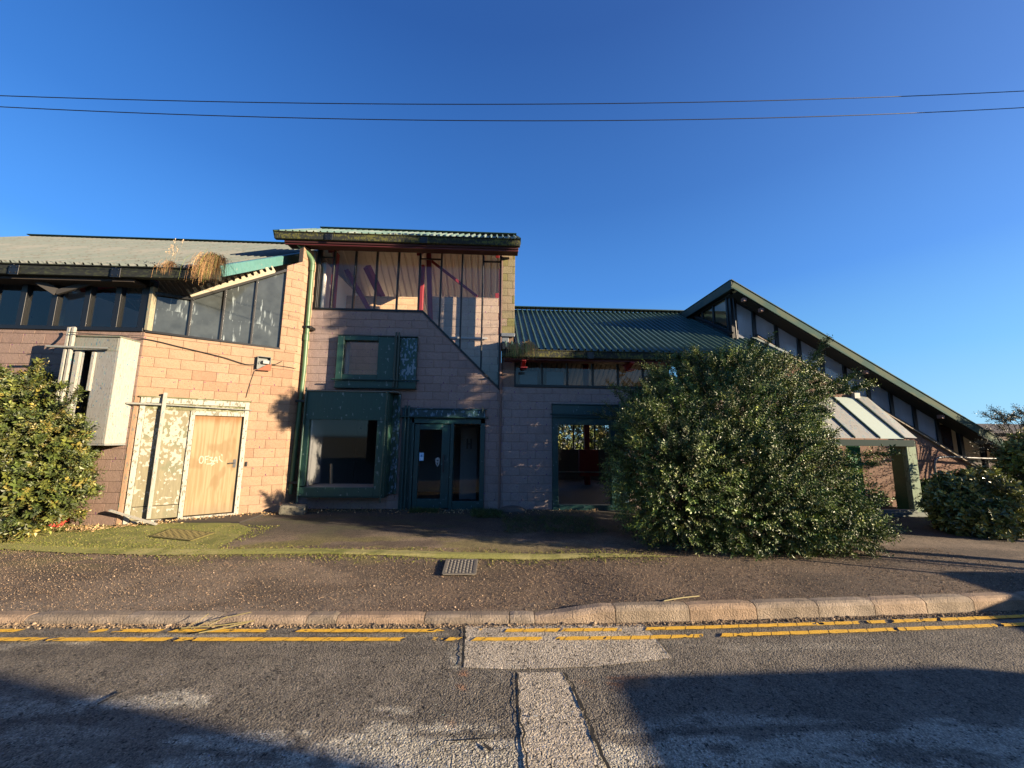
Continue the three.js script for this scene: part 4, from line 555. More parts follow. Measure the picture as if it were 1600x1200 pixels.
function bush(name, label, category, { at, E, n, sprigs, colours, seed, twigs = 40, hollow = .46, down = -.95, mat, arch = [], scale = 1, inner = .35, group, stemR = .012, sprays = 0 }) {
  const r = rng(seed), t = thing(name, label, category, at, group), list = sprigs.map(() => []), W = E.map(e => e[3] * e[4] + e[4] * e[5] + e[3] * e[5]), WS = W.reduce((a, b) => a + b);
  const col = () => { const q = r(); let a = 0; for (const [p, c] of colours) { a += p; if (q <= a) return c; } return colours[0][1]; };
  const place = (p, dir, s, bb = 1) => { const m = new THREE.Matrix4(), q = new THREE.Quaternion().setFromUnitVectors(Y1, dir); q.multiply(new THREE.Quaternion().setFromAxisAngle(Y1, r() * 6.28)); m.compose(p, q, new THREE.Vector3(s, s, s)); const k = Math.floor(r() * sprigs.length), c = col(), b = (.75 + .5 * r()) * bb; list[k].push([m, [c[0] * b, c[1] * b, c[2] * b]]); };
  for (let i = 0; i < n;) {
    let w = r() * WS, k = 0; while (w > W[k]) w -= W[k++]; const e = E[k];
    const a = r() * 6.283, cy = down + (1 - down) * r(), sy = Math.sqrt(Math.max(0, 1 - cy * cy)), N = new THREE.Vector3(Math.cos(a) * sy, cy, Math.sin(a) * sy);
    const f = fbm(N.x * .11 + .5 + k * .13, N.y * .11 + N.z * .09 + .5, 24, 4, seed + 5 + k), f2 = fbm(N.x * .2 + .5, N.z * .2 + N.y * .17 + .5, 34, 3, seed + 25 + k);
    const inn = r() < inner, d = inn ? .35 + .5 * r() : .97 + (f - .5) * .75 - .14 * r() * r();
    if (!inn && f2 < hollow - .12 * r()) { i += .35; if (r() < .8) continue; }
    const p = new THREE.Vector3(e[0] + N.x * e[3] * d, e[1] + N.y * e[4] * d, e[2] + N.z * e[5] * d); i++;
    if (p.y < .02) continue; if (E.some((g, j) => j !== k && Math.hypot((p.x - g[0]) / g[3], (p.y - g[1]) / g[4], (p.z - g[2]) / g[5]) < .72) && r() < .85) continue;
    const dir = new THREE.Vector3(N.x / e[3] + (r() - .5) * .9, N.y / e[4] + .25 + (r() - .5) * .6, N.z / e[5] + (r() - .5) * .9).normalize();
    place(p, dir, scale * (.75 + .6 * r()), .7 + .75 * sst(.4, .62, f2) * sst(.35, .6, f + .1));
  }
  const tw = [];
  const branch = (pts, rad, dens, s0 = .35) => { const c = new THREE.CatmullRomCurve3(pts), L = c.getLength(); tw.push(new THREE.TubeGeometry(c, 10, rad, 4).toNonIndexed()); const k = Math.round(L * dens); for (let i = 0; i < k; i++) { const u = s0 + (1 - s0) * (i + r()) / k, p = c.getPoint(u), d = c.getTangent(u); const q = new THREE.Vector3(r() - .5, r() - .35, r() - .5).multiplyScalar(1.5).add(d).normalize(); place(p, q, scale * (.7 + .5 * r())); } };
  for (let i = 0; i < twigs; i++) { const e = E[Math.floor(r() * E.length)], a = r() * 6.283, cy = -.1 + 1.05 * r(), sy = Math.sqrt(Math.max(0, 1 - cy * cy)), N = [Math.cos(a) * sy, cy, Math.sin(a) * sy], L = 1.04 + .16 * r(); const A = new THREE.Vector3(e[0] + N[0] * e[3] * .2, Math.max(.05, e[1] - e[4] * .3), e[2] + N[2] * e[5] * .2), B = new THREE.Vector3(e[0] + N[0] * e[3] * .8, e[1] + N[1] * e[4] * .85, e[2] + N[2] * e[5] * .8), C = new THREE.Vector3(e[0] + N[0] * e[3] * L, e[1] + N[1] * e[4] * L - .03, e[2] + N[2] * e[5] * L); if (B.y > .05 && C.y > .05) branch([A, B, C], .006, 26, .6); }
  for (let i = 0; i < (sprays || 0); i++) { const e = E[Math.floor(r() * E.length)], a = e[0] > 4.9 && e[0] < 5.9 ? 2 + 2.2 * r() : r() * 6.283, up = .35 + .6 * r(), sy = Math.sqrt(1 - up * up), N = [Math.cos(a) * sy, up, Math.sin(a) * sy], L = 1.12 + .5 * r() * r(), A = new THREE.Vector3(e[0] + N[0] * e[3] * .5, e[1] + N[1] * e[4] * .5, e[2] + N[2] * e[5] * .5), B = new THREE.Vector3(e[0] + N[0] * e[3], e[1] + N[1] * e[4] * 1.08, e[2] + N[2] * e[5]), C = new THREE.Vector3(e[0] + N[0] * e[3] * L * 1.1, e[1] + N[1] * e[4] * L + (r() - .6) * .25, e[2] + N[2] * e[5] * L); branch([A, B, C], .005, 30, .35); }
  for (const [pts, dens, s0] of arch) branch(pts.map(p => new THREE.Vector3(...p)), .009, dens, s0);
  for (const e of E) for (let i = 0; i < 5; i++) { const a = r() * 6.28, q = .35 + .3 * r(); tw.push(new THREE.TubeGeometry(new THREE.CatmullRomCurve3([new THREE.Vector3(e[0] + Math.cos(a) * .08, 0, e[2] + Math.sin(a) * .08), new THREE.Vector3(e[0] + Math.cos(a) * e[3] * .25, e[1] * .7, e[2] + Math.sin(a) * e[5] * .25), new THREE.Vector3(e[0] + Math.cos(a) * e[3] * q, e[1] + e[4] * .5, e[2] + Math.sin(a) * e[5] * q)]), 8, stemR, 5).toNonIndexed()); }
  put('branch', tw, bark, t);
  const m = mat || leafMat();
  sprigs.forEach((g, k) => { const im = shadow(new THREE.InstancedMesh(g, m, list[k].length)); list[k].forEach(([mm, c], i) => { im.setMatrixAt(i, mm); im.setColorAt(i, lin(...c)); }); im.name = 'foliage'; im.userData.kind = 'stuff'; t.add(im); });
  return t;
}
const smallLeaf = [1, 2, 3].map(s => sprig(400 + s, 13, .17, .042, .022)), looseLeaf = [1, 2].map(s => sprig(420 + s, 9, .19, .036, .018)), bigLeaf = [1, 2, 3].map(s => sprig(410 + s, 8, .14, .075, .04));
const G1 = [[.42, [.070, .122, .020]], [.28, [.125, .19, .034]], [.14, [.035, .066, .014]], [.16, [.235, .28, .06]]];
const G2 = [[.36, [.075, .105, .02]], [.32, [.14, .16, .03]], [.18, [.04, .06, .015]], [.14, [.24, .20, .045]]];
bush('shrub', 'huge dark green small-leaved shrub sprawling over the pavement before the wedge building', 'shrub', {
  at: [0, 0, 0], seed: 501, n: 26000, sprigs: [...smallLeaf, ...looseLeaf], colours: G1, twigs: 170, sprays: 150, hollow: .53,
  E: [[4.3, .95, -6.6, 1.85, 1.3, 1.1], [4.3, 2.0, -7.1, 1.5, 1.2, 1.05], [5.05, .36, -6.05, .8, .42, .66], [3.0, 1.0, -6.15, .9, 1.2, .65], [5.2, 2.4, -7.5, 1.1, .95, .9], [5.6, 1.25, -7.15, .62, .8, .7], [3.4, 2.0, -7.3, .8, .75, .7], [3.0, 1.1, -7.2, .8, 1.1, .8], [4.2, .6, -5.95, 1.0, .62, .55]],
  arch: [[[[5.6, 1.8, -7.4], [6.5, 2.7, -7.4], [7.35, 3.05, -7.4]], 60, .25], [[[5.6, 2, -7.4], [6.3, 3.1, -7.5], [6.85, 3.75, -7.5]], 40, .4], [[[5.3, 2, -7.2], [6.3, 2.55, -7.0], [7.0, 2.75, -6.9]], 60, .3], [[[5.6, 2.2, -7.3], [6.1, 2.9, -7.3], [6.5, 3.3, -7.3]], 50, .3], [[[5.0, 2.6, -7.5], [5.2, 3.4, -7.6], [5.4, 3.75, -7.7]], 50, .3], [[[5.5, 2.3, -7.4], [6.3, 2.75, -7.5], [7.2, 2.75, -7.6]], 60, .25], [[[4.4, 2.6, -7.5], [4.1, 3.1, -7.6], [3.9, 3.45, -7.6]], 40, .4], [[[3.2, 2.2, -7.5], [2.8, 2.55, -7.6], [2.4, 2.75, -7.7]], 30, .3], [[[3.1, 1.9, -7.5], [2.5, 2.1, -7.8], [2.15, 2.2, -8.0]], 24, .3], [[[5.4, 2.6, -7.5], [5.9, 3.1, -7.6], [6.1, 3.45, -7.7]], 50, .3]] });
bush('shrub', 'sunlit leafy shrub crowding the front wall beside the white box window', 'shrub', {
  at: [0, 0, 0], seed: 521, n: 13000, sprigs: [...smallLeaf, ...bigLeaf.slice(0, 1)], colours: G2, twigs: 70, sprays: 45, hollow: .45,
  E: [[-8.75, 1.15, -7.0, 1.35, 1.35, .75], [-8.0, .75, -6.95, .95, .85, .65], [-9.6, 1.5, -6.7, 1.3, 1.3, .8], [-8.6, 1.95, -7.1, .8, .75, .55], [-7.75, 1.45, -7.0, .6, .55, .5]],
  arch: [[[[-7.9, 1.2, -6.9], [-7.3, 1.3, -6.8], [-6.8, 1.25, -6.75]], 40, .3], [[[-7.8, 1.6, -6.9], [-7.4, 1.95, -6.8], [-7.05, 2.35, -6.75]], 40, .3], [[[-7.9, .8, -6.9], [-7.4, .75, -6.8], [-7.0, .62, -6.75]], 40, .3], [[[-8.4, 2.0, -7], [-8.1, 2.6, -6.95], [-8.0, 2.85, -6.95]], 36, .3], [[[-8.3, 1.9, -6.9], [-7.7, 2.3, -6.75], [-7.25, 2.45, -6.7]], 44, .3]] });
bush('shrub', 'pale glossy rounded shrub at the foot of the green porch post', 'shrub', { at: [0, 0, 0], seed: 531, n: 3600, sprigs: bigLeaf, colours: [[.5, [.20, .23, .07]], [.3, [.30, .31, .11]], [.2, [.08, .10, .03]]], twigs: 20, hollow: .44, mat: leafMat({ roughness: .32 }), E: [[9.3, .42, -7.3, .60, .62, .5], [8.95, .28, -7.1, .35, .34, .36], [9.85, .35, -7.4, .45, .45, .42]] });
bush('shrub', 'yellow-green shrub at the far right edge of the pavement', 'shrub', { at: [0, 0, 0], seed: 541, n: 3400, sprigs: [...bigLeaf, ...smallLeaf], colours: [[.4, [.15, .19, .035]], [.3, [.25, .26, .05]], [.15, [.06, .08, .02]], [.15, [.36, .32, .08]]], twigs: 50, hollow: .45, E: [[11.1, .8, -7.5, .62, .85, .48], [11.5, 1.0, -7.5, .52, .95, .44], [11.4, 1.42, -7.6, .45, .42, .38], [10.7, .38, -7.35, .36, .4, .32]] });
bush('shrub', 'twiggy grey-leaved butterfly bush rising above the far right shrub', 'shrub', { at: [.2, 0, 0], seed: 551, n: 160, sprigs: looseLeaf, colours: [[1, [.09, .10, .07]]], twigs: 10, E: [[13.0, 1.6, -9.3, .7, .6, .5]], stemR: .014, arch: [0, 1, 2, 3, 4, 5, 6, 7].map(i => [[[13.0, 1.2, -9.3], [12.9 + i * .13, 2.1 + .06 * i, -9.3], [12.2 + i * .24, 2.42 + .12 * Math.sin(i * 2.1), -9.25]], 22, .62]) });
bush('shrub', 'low dark shrub in the gap between porch post and wedge wall', 'shrub', { at: [0, 0, 0], seed: 561, n: 1500, sprigs: bigLeaf, colours: G1, twigs: 14, hollow: .42, E: [[11.2, .36, -9.1, .8, .38, .45], [10.5, .32, -9.2, .4, .34, .35]] });
// hedge seen through the rear windows
bush('hedge', 'sunlit hedge behind the low pink building seen through its windows', 'hedge', { at: [0, 0, 0], seed: 571, n: 3800, sprigs: bigLeaf, colours: G2, twigs: 10, scale: 1.9, hollow: .42, E: [[1, 1.2, -20.5, 2.2, 1.7, 1.0], [4, 1.3, -20.8, 2.4, 1.9, 1.0], [7.2, 1.2, -20.5, 2.2, 1.8, 1.0]] });

function tuft(label, at, n, len, seed, dry, stalks, wid = .2, hang = 1) {
  const r = rng(seed), t = thing('grass_tuft', label, 'grass tuft', at), build = (k, f) => { const pos = [], col = []; for (let i = 0; i < k; i++) f(pos, col); const g = new THREE.BufferGeometry(); g.setAttribute('position', new THREE.BufferAttribute(new Float32Array(pos), 3)); g.setAttribute('color', new THREE.BufferAttribute(new Float32Array(col), 3)); g.computeVertexNormals(); return g; };
  const m = new THREE.MeshStandardMaterial({ vertexColors: true, roughness: .8, side: THREE.DoubleSide });
  put('blades', build(n, (pos, col) => { const a = r() * 6.283, q0 = (r() + r() - 1) * wid, o = [q0, .12 * (1 - (q0 / wid) ** 2) * r(), (r() - .5) * .14], L = len * (.3 + 1.0 * r() * (.6 + .4 * r())), out = .3 + .9 * r() * r(), lift = .9 * r(), dx = Math.cos(a) * out, dz = Math.abs(Math.sin(a)) * out * .8 + .12, w = .004 + .004 * r(); const c = r() < dry ? (r() < .5 ? [.40, .24, .10] : [.30, .16, .07]) : [.20, .24, .05]; let p = null; const N = 5; for (let s = 0; s <= N; s++) { const u = s / N, x = o[0] + dx * L * (1 - (1 - u) ** 2) * .75, z = o[2] + dz * L * (1 - (1 - u) ** 2) * .75, y = o[1] + L * ((.5 + lift) * u - hang * (1.1 + lift) * u * u), q = w * (1 - u * .8); const A = [x - q * Math.sin(a + 1), y, z], B = [x + q, y, z + q * Math.cos(a)]; if (p) { pos.push(...p[0], ...p[1], ...B, ...p[0], ...B, ...A); const k = .7 + .6 * u; for (let i = 0; i < 6; i++) col.push(c[0] * k, c[1] * k, c[2] * k); } p = [A, B]; } }), m, t).userData.kind = 'stuff';
  if (stalks) put('seed_stalk', build(stalks, (pos, col) => { const x = (r() - .5) * wid * 1.6, z = (r() - .5) * .1, L = len * (1.1 + 1.4 * r()), lx = (r() - .5) * .25, w = .0032; for (let s = 0; s < 4; s++) { const u = s / 4, v = (s + 1) / 4; pos.push(x + lx * u * u - w, L * u, z, x + lx * u * u + w, L * u, z, x + lx * v * v, L * v, z); for (let i = 0; i < 3; i++) col.push(.40, .32, .20); } for (let s = 0; s < 4; s++) { const y = L * (.75 + .25 * r()), q = lx * (y / L) ** 2; pos.push(x + q, y, z, x + q + (r() - .5) * .035, y + .03, z + .01, x + q + (r() - .5) * .012, y + .045, z); for (let i = 0; i < 3; i++) col.push(.36, .27, .17); } }), m, t).userData.kind = 'stuff';
  return t;
}
tuft('big drooping clump of straw-coloured dead grass on the grey roof corner', [-5.58, 5.03, -7.40], 1050, .46, 601, .78, 0, .22, 1.2);
tuft('smaller dry clump with tall thin seed stalks along the grey roof eave', [-6.38, 4.90, -7.40], 260, .25, 607, .95, 16, .13, 1.15);
tuft('green and straw grass tuft at the left end of the mossy gutter', [.42, 3.80, -8.98], 300, .27, 611, .55, 0, .16, 1.2);
tuft('bushier straw grass tuft in the mossy gutter, second from its left end', [.74, 3.84, -8.98], 560, .32, 617, .7, 0, .16, 1.2);

// ================= SMALL THINGS =================
function plate(label, pts, y, mat, n, m, group, rim) { // chequer plate cover in a frame
  const t = thing('manhole_cover', label, 'manhole cover', [0, 0, 0], group), L = (u, v) => { const a = [pts[0][0] + (pts[1][0] - pts[0][0]) * u, pts[0][1] + (pts[1][1] - pts[0][1]) * u], b = [pts[3][0] + (pts[2][0] - pts[3][0]) * u, pts[3][1] + (pts[2][1] - pts[3][1]) * u]; return [a[0] + (b[0] - a[0]) * v, a[1] + (b[1] - a[1]) * v]; };
  const P = (u, v, h) => { const q = L(u, v); return [q[0], y + h, q[1]]; };
  put('plate', quadGeo(P(0, 1, 0), P(1, 1, 0), P(1, 0, 0), P(0, 0, 0)), mat, t);
  put('frame', [[0, 0, 1, 0], [1, 0, 1, 1], [1, 1, 0, 1], [0, 1, 0, 0]].map(([a, b, c, d]) => beam(P(a, b, .002), P(c, d, .002), .03, .014)), rim || mat, t);
  const lugs = []; for (let i = 0; i < n; i++) for (let j = 0; j < m; j++) { const g = new THREE.BoxGeometry(.62 * Math.hypot(L(1, 0)[0] - L(0, 0)[0], L(1, 0)[1] - L(0, 0)[1]) / n, .010, .55 * Math.hypot(L(0, 1)[0] - L(0, 0)[0], L(0, 1)[1] - L(0, 0)[1]) / m); g.rotateY((i + j) % 2 ? .5 : -.5); const q = P((i + .5) / n, (j + .5) / m, .004); g.translate(...q); lugs.push(g.toNonIndexed()); }
  put('raised_lugs', lugs, mat, t).userData.kind = 'stuff'; return t;
}
plate('small grey ribbed inspection cover in the middle of the pavement', [[-.63, -5.60], [-.22, -5.60], [-.22, -5.04], [-.61, -5.04]], .022, M([.30, .28, .25], { roughness: .7, map: blockBase }), 9, 12, null, M([.36, .33, .27], { map: blockBase }));
plate('mossy diamond-patterned cover in the green apron before the boarded door', [[-5.72, -7.38], [-4.78, -7.08], [-4.78, -6.60], [-5.62, -6.86]], .022, M([.62, .52, .40], { k: 1, roughness: .95, map: mossTex }), 12, 8);
plate('mossy patterned cover half hidden beneath the left-hand shrub', [[-8.6, -7.6], [-7.05, -7.62], [-7.0, -7.25], [-8.3, -7.1]], .022, M([.62, .52, .40], { k: 1, roughness: .95, map: mossTex }), 16, 7);
{ const t = thing('stone_block', 'rough pale stone block lying at the foot of the downpipe', 'stone', [-4.37, 0, -8.90]); const g = new RoundedBoxGeometry(.52, .20, .28, 4, .05).toNonIndexed(), p = g.attributes.position; for (let i = 0; i < p.count; i++) { const k = .03 * (fbm(p.getX(i) + .5, p.getY(i) + p.getZ(i) + .5, 9, 3, 631) - .5); p.setXYZ(i, p.getX(i) * (1 + k * 4), p.getY(i) * (1 + k * 5), p.getZ(i) * (1 + k * 4)); } g.computeVertexNormals(); put('block', muv(g), M([.34, .32, .24], { map: blockBase, bumpMap: blockBump, bumpScale: .02, roughness: 1 }), t, [0, .09, 0]).rotation.set(.06, .25, -.08); }
{ const t = thing('stone_block', 'low grey stone lump at the wall corner between the two pink blocks', 'stone', [.40, 0, -9.22]); const g = new THREE.IcosahedronGeometry(.22, 3), p = g.attributes.position; for (let i = 0; i < p.count; i++) { const k = .8 + .45 * fbm(p.getX(i) + .5, p.getY(i) + p.getZ(i) + .5, 6, 3, 641); p.setXYZ(i, p.getX(i) * k * 1.4, p.getY(i) * k * .5, p.getZ(i) * k); } g.computeVertexNormals(); put('block', muv(g), M([.22, .20, .17], { map: blockBase, roughness: 1 }), t, [0, .02, 0]); }
{ const a = [BX + .0, .27, BZ + .10], b = [-6.02, .03, -7.72]; const t = thing('batten', 'loose weathered batten fallen slantwise across the foot of the boarded door', 'wooden batten', [0, 0, 0]); put('batten', beam([-7.0, .30, -7.58], [-6.24, .03, -7.70], .055, .03), whiteWood, t); }
{ const r = rng(651), t = thing('twig', 'dry yellow twig with side shoots lying against the kerb', 'twig', [-2.35, -.04, -3.86]), y = M([.52, .43, .18], { roughness: .8 }); const w = (a, b, c, q) => put('shoot', tube([a, b, c], q, 8, 5), y, t); w([-.42, .015, .03], [-.1, .03, .02], [.18, .05, -.02], .006); w([-.2, .015, .12], [0, .03, .05], [.14, .045, 0], .005); w([-.25, .02, -.02], [-.1, .06, -.06], [.1, .09, -.10], .004); w([-.38, .02, .03], [-.3, .06, .0], [-.25, .1, -.05], .003); w([-.3, .02, .03], [-.22, .05, .0], [-.16, .07, .02], .003); w([-.2, .02, .03], [-.14, .05, -.03], [-.08, .08, -.05], .003); w([-.32, .02, .04], [-.3, .03, .08], [-.24, .02, .1], .003); }
{ const t = thing('twig', 'pale dry stem lying on top of the kerb stones', 'twig', [1.9, .082, -4.10]); put('stem', tube([[-.18, .01, .05], [.0, .015, .0], [.24, .012, -.06]], .006, 10, 5), M([.55, .47, .22]), t); }
{ const t = thing('twig', 'thin black twig on the road near the shadow', 'twig', [-2.52, -.05, -2.93]); put('stem', rod([-.02, .005, .06], [.02, .005, -.06], .004), blackMetal, t); }
{ const t = thing('cigarette_end', 'white cigarette end on the pale trench repair', 'litter', [.285, -.045, -2.68]); put('butt', rod([-.012, .004, 0], [.012, .006, .004], .005), M([.8, .79, .74]), t); }
{ const t = thing('food_packet', 'crumpled red packet under the left-hand shrub', 'litter', [-7.72, .05, -7.45]); const g = new THREE.PlaneGeometry(.24, .18, 8, 6), p = g.attributes.position, r = rng(661); for (let i = 0; i < p.count; i++) p.setZ(i, .06 * (r() - .5)); g.computeVertexNormals(); const m = put('packet', g, new THREE.MeshStandardMaterial({ color: lin(.55, .05, .05), roughness: .4, side: THREE.DoubleSide }), t, [0, .06, 0]); m.rotation.x = -.7; }
{ // loose grit, leaf litter and weeds: nobody could count them
  const scatter = (name, label, g, m, n, f, cols, seed) => { const r = rng(seed), im = shadow(new THREE.InstancedMesh(g, m, n)), q = new THREE.Quaternion(), e = new THREE.Euler(); for (let i = 0; i < n; i++) { const [x, y, z, s] = f(r); e.set(r() * 6, r() * 6, r() * 6); im.setMatrixAt(i, new THREE.Matrix4().compose(new THREE.Vector3(x, y, z), q.setFromEuler(e), new THREE.Vector3(s, s * (.5 + .5 * r()), s))); const c = cols[Math.floor(r() * cols.length)], k = .7 + .6 * r(); im.setColorAt(i, lin(c[0] * k, c[1] * k, c[2] * k)); } im.name = numbered(name); scene.add(im); tag(im, label, null, null, 'stuff'); };
  const pebble = new THREE.IcosahedronGeometry(1, 0), gm = M([1.15, 1.0, .82], { k: 1, roughness: .95 });
  scatter('grit', 'loose brown grit scattered over the pavement', pebble, gm, 52000, r => { const x = -8 + 15 * r(), q = r(), z = kerbZ(x) - .15 - 2.2 * q * (x < 0 ? 1 : .8); return [x, rise(x, z) + .004, z,   .002 + .005 * r() * r() + (r() > .992 ? .006 : 0)]; }, [[.20, .15, .11], [.12, .095, .075], [.28, .22, .17], [.07, .06, .05], [.36, .31, .25]], 671);
  scatter('gutter_grit', 'pebbles and grit gathered along the foot of the kerb', pebble, gm, 5200, r => { const x = -6 + 13 * r(), z = kerbZ(x) + .005 + .09 * r() * r(); return [x, -.055, z, .004 + .006 * r() + (r() > .985 ? .012 : 0)]; }, [[.16, .13, .10], [.09, .08, .07], [.30, .25, .19], [.22, .18, .13]], 673);
  scatter('moss', 'small clumps of moss along the concrete strip and apron edges', pebble, M([1.05, 1.05, .8], { k: 1, roughness: 1 }), 9000, r => { const q = r(); if (q < .55) { const x = -8 + 10.4 * r(), z = (x < -2.5 ? -6.05 - .02 * (x + 2.5) ** 2 * (x < -4.6 ? .9 : .1) : -5.95 + .06 * (x + 2.5)) + (r() + r() + r() - 1.5) * .34; return [x, .010 + rise(x, z), z, .004 + .010 * r() * r()]; } return [-8.4 + 4.4 * r(), .008, -7.75 + 1.6 * r(), .004 + .012 * r() * r()]; }, [[.14, .15, .03], [.10, .12, .02], [.20, .19, .06], [.16, .13, .06]], 675);
  const leafG = sprig(680, 1, .002, .05, .03);
  scatter('leaf_litter', 'dead leaves and rubble along the foot of the walls', leafG, new THREE.MeshStandardMaterial({ vertexColors: true, roughness: .9, side: THREE.DoubleSide }), 2600, r => { const k = r(); if (k < .4) { const u = 2.6 * r(), d = .05 + .35 * r() * r(); return [BX + u * .842 + d * .54, .015, BZ - u * .54 + d * .842, .5 + .6 * r()]; } if (k < .75) { const x = -4.5 + 7 * r(); return [x, .012, -9.4 + .7 * r() * r(), .4 + .6 * r()]; } return [-8 + 1.1 * r(), .014, -7.55 + .35 * r(), .8 + .6 * r()]; }, [[.32, .20, .10], [.22, .13, .07], [.40, .30, .18], [.14, .10, .06]], 681);
  const blade = sprig(690, 6, .03, .11, .008, .5);
  scatter('weeds', 'dark green weeds and moss growing at the wall foot', blade, leafMat({ roughness: .7 }), 2400, r => { const k = r(); return k < .5 ? [.2 + 1.9 * r(), .01, -8.7 + 1.5 * r(), .35 + .4 * r()] : k < .8 ? [-.5 + .7 * r(), .01, -9.3 + .8 * r(), .5 + .5 * r()] : [-1.9 + .6 * r(), .01, -9.25 + .2 * r(), .5 + .5 * r()]; }, [[.05, .10, .02], [.07, .13, .02], [.09, .11, .03]], 691);
}
// overhead wires from a pole out of frame
const POLE = [17.2, 0, -.64];
for (const [y0, y1, y2, lab] of [[6.28, 6.44, 7.19, 'upper of two thin black overhead wires crossing the sky'], [6.11, 6.23, 6.90, 'lower of two thin black overhead wires crossing the sky']]) {
  const X = [-6.9, y0 < 6.2 ? -.39 : -1.5, 8.2], L = x => y0 * (x - X[1]) * (x - X[2]) / ((X[0] - X[1]) * (X[0] - X[2])) + y1 * (x - X[0]) * (x - X[2]) / ((X[1] - X[0]) * (X[1] - X[2])) + y2 * (x - X[0]) * (x - X[1]) / ((X[2] - X[0]) * (X[2] - X[1]));
  const pts = []; for (let x = -12; x <= 13; x += 1) pts.push([x, L(x), -5]); pts.push([POLE[0], L(14) + .8, POLE[2]]);
  tag(put('overhead_wire', tube(pts, .006, 120, 5), blackMetal, scene), lab, 'overhead wire');
}
{ const t = thing('telegraph_pole', 'tall brown telegraph pole carrying the overhead wires, out of frame to the right', 'telegraph pole', POLE); const g = new THREE.CylinderGeometry(.065, .08, 9.4, 12); g.translate(0, 4.7, 0); put('pole', g, M([.16, .11, .07], { map: woodStreak }), t); put('crossarm', rbox(-.5, .5, 8.4, 8.5, -.06, .06), M([.16, .11, .07]), t); }
// low dark roof far off at the right
{ const t = thing('building', 'distant low brown-roofed building behind the shrubs at the far right', 'building', [33, 0, -25]); put('wall', box(-1, 16, 0, 2.5, -8, 0), M([.20, .12, .09], { map: blockBase }), t); const r = put('roof', [quadGeo([-1.4, 2.4, .4], [16.4, 2.4, .4], [16.4, 3.25, -4], [-1.4, 3.25, -4]), quadGeo([16.4, 2.4, -8.4], [-1.4, 2.4, -8.4], [-1.4, 3.25, -4], [16.4, 3.25, -4])], M([.10, .075, .06], { map: blockBase, roughness: .9 }), t); r.material.side = THREE.DoubleSide; put('window', [box(2, 4, 1, 2, 0, .03), box(8, 10, 1, 2, 0, .03)], glassDark, t); }

// ================= ACROSS THE ROAD (behind the camera: seen in the glass, and throws the shade) =================
function house(label, x0, x1, z0, dep, eave, ridge, wallM, gable) {
  const t = thing('house', label, 'house', [0, 0, 0]), xm = (x0 + x1) / 2, z1 = z0 + dep, zm = (z0 + z1) / 2;
  put('wall', box(x0, x1, -.05, eave, z0, z1), wallM, t);
  const rm = M([.13, .10, .085], { map: blockBase, roughness: .9, side: THREE.DoubleSide });
  if (gable) { put('gable', poly([[x0, eave], [x1, eave], [xm, ridge]], [], dep), wallM, t, [0, 0, z0]); put('roof', [beam([x0 - .3, eave - .18, zm], [xm, ridge + .05, zm], dep + .5, .12), beam([xm, ridge + .05, zm], [x1 + .3, eave - .18, zm], dep + .5, .12)].map(g => g), rm, t); }
  else put('roof', [quadGeo([x0 - .2, eave, z0 - .3], [x1 + .3, eave, z0 - .3], [x1 - 2.5, ridge, zm], [x0 + 2.5, ridge, zm]), quadGeo([x1 + .3, eave, z1 + .3], [x0 - .2, eave, z1 + .3], [x0 + 2.5, ridge, zm], [x1 - 2.5, ridge, zm]), quadGeo([x0 - .2, eave, z1 + .3], [x0 - .2, eave, z0 - .3], [x0 + 2.5, ridge, zm + .01], [x0 + 2.5, ridge, zm]), quadGeo([x1 + .3, eave, z0 - .3], [x1 + .3, eave, z1 + .3], [x1 - 2.5, ridge, zm], [x1 - 2.5, ridge, zm - .01])], rm, t);
  for (const x of [x0 + 1.2, xm + .4]) for (const y of [.9, 2.9]) if (y + 1.1 < eave) { const w = put('window', [rbox(x, x + 1.3, y, y + 1.1, z0 - .04, z0 + .02)], M([.7, .7, .68]), t); put('pane', rbox(x + .08, x + 1.22, y + .08, y + 1.02, z0 - .05, z0 - .042), M([.03, .035, .04], { roughness: .1 }), w); }
  const d = put('door', rbox(xm - .8, xm + .1, 0, 2.05, z0 - .04, z0 + .02), M([.05, .10, .20], { roughness: .4 }), t); put('handle', rbox(xm - .02, xm + .04, .95, 1.1, z0 - .07, z0 - .04), steel, d);
}
const brickFar = M([.30, .16, .11], { map: blockBase, roughness: .95 }), renderFar = M([.62, .60, .55], { map: blockBase, roughness: .95 });
house('gabled brick house across the road, behind the camera', 8.2, 19.6, 6.2, 8, 4.35, 7.3, brickFar, true);
house('white rendered house with hipped roof across the road', 26.8, 37, 8.3, 7.5, 5.4, 5.9, renderFar, false);
house('brick house facing the tall block from across the road', -9, 1.5, 9.5, 7, 4.6, 6.8, brickFar, false);
function tree(label, at, crown, n, seed, trunk, scale) { const t = bush('tree', label, 'tree', { at: [0, 0, 0], seed, n, sprigs: bigLeaf, colours: G1, twigs: 0, hollow: .3, scale, inner: .5, E: crown }); t.children.forEach(c => { if (c.name === 'foliage') c.name = 'crown'; }); put('trunk', rod([at[0], 0, at[2]], [at[0], trunk, at[2]], .09), bark, t); return t; }
tree('clipped street tree with a tall narrow crown, off to the right', [12.9, 0, -3.0], [[12.95, 8.3, -3.0, .85, 2.0, .36], [12.85, 6.6, -3.0, .85, .8, .34], [11.3, 6.0, -2.95, .7, .42, .3], [10.3, 5.95, -2.9, .5, .26, .22]], 3800, 701, 6.2, 1.5);
tree('second street tree with a low flat crown, off to the right', [17.6, 0, -3.0], [[17.6, 6.75, -3.0, 2.0, .34, .7]], 1500, 711, 6.6, 1.6);
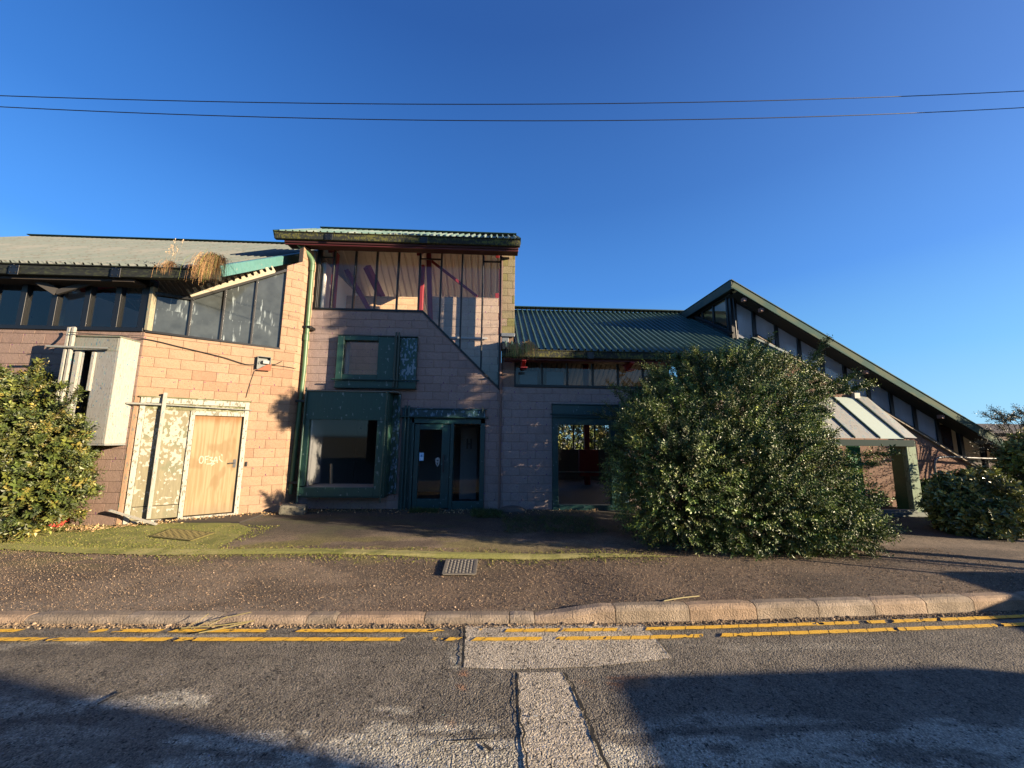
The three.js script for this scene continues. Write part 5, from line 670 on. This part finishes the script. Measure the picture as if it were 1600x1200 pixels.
{ // parked car out of frame
  const t = thing('parked_car', 'dark blue hatchback parked on the road beyond the right of the frame', 'car', [11.1, -.06, -1.7]); t.rotation.y = Math.PI;
  const prof = new THREE.Shape(); prof.moveTo(-2.05, .35); prof.lineTo(-2.08, .78); prof.quadraticCurveTo(-2.0, .95, -1.85, .98); prof.lineTo(-1.45, 1.42); prof.quadraticCurveTo(-1.2, 1.5, -.3, 1.49); prof.quadraticCurveTo(.3, 1.46, .95, 1.0); prof.quadraticCurveTo(1.8, .92, 2.05, .72); prof.lineTo(2.08, .38); prof.lineTo(1.75, .25); prof.lineTo(-1.75, .25); prof.closePath();
  const g = new THREE.ExtrudeGeometry(prof, { depth: 1.5, bevelEnabled: true, bevelSize: .08, bevelThickness: .08, bevelSegments: 2 }); g.translate(0, 0, -.75); put('body', muv(g), M([.02, .03, .07], { roughness: .3, metalness: .3 }), t);
  put('side_window', [-1, 1].map(s => { const q = poly([[-1.35, 1.0], [.75, 1.0], [.15, 1.38], [-1.2, 1.40]], [], .01); q.translate(0, 0, s * .835 - .005); return q; }), M([.01, .012, .014], { roughness: .08 }), t);
  for (const x of [-1.3, 1.3]) for (const s of [-1, 1]) { const w = new THREE.CylinderGeometry(.31, .31, .2, 20); w.rotateX(Math.PI / 2); const m = put('wheel', w, blackMetal, t, [x, .31, s * .75]); const h = new THREE.CylinderGeometry(.18, .18, .21, 16); h.rotateX(Math.PI / 2); put('rim', h, steel, m); }
}
{ // van parked on the camera's side of the road: its roof line throws the shade at the bottom right
  const t = thing('parked_van', 'white panel van parked beside the photographer, beyond the right of the frame', 'van', [11.75, -.06, 1.45]);
  const p = new THREE.Shape(); p.moveTo(-2.68, .4); p.lineTo(-2.70, 1.72); p.quadraticCurveTo(-2.68, 2.04, -2.3, 2.08); p.lineTo(.4, 2.12); p.quadraticCurveTo(.75, 2.10, 1.0, 1.9); p.lineTo(1.75, 1.15); p.quadraticCurveTo(2.55, 1.0, 2.62, .8); p.lineTo(2.65, .4); p.lineTo(2.3, .28); p.lineTo(-2.4, .28); p.closePath();
  const g = new THREE.ExtrudeGeometry(p, { depth: 1.72, bevelEnabled: true, bevelSize: .06, bevelThickness: .1, bevelSegments: 3 }); g.translate(0, 0, -.86); put('body', muv(g), M([.7, .7, .7], { roughness: .35 }), t);
  put('side_window', [-1, 1].map(q => { const w = poly([[.35, 1.2], [1.5, 1.2], [.95, 1.78], [.4, 1.85]], [], .01); w.translate(0, 0, q * .965 - .005); return w; }), M([.01, .012, .014], { roughness: .08 }), t);
  for (const x of [-1.6, 1.75]) for (const q of [-1, 1]) { const w = new THREE.CylinderGeometry(.34, .34, .22, 20); w.rotateX(Math.PI / 2); const m = put('wheel', w, blackMetal, t, [x, .34, q * .86]); const h = new THREE.CylinderGeometry(.19, .19, .235, 16); h.rotateX(Math.PI / 2); put('rim', h, steel, m); }
}
renderer.render(scene, camera);
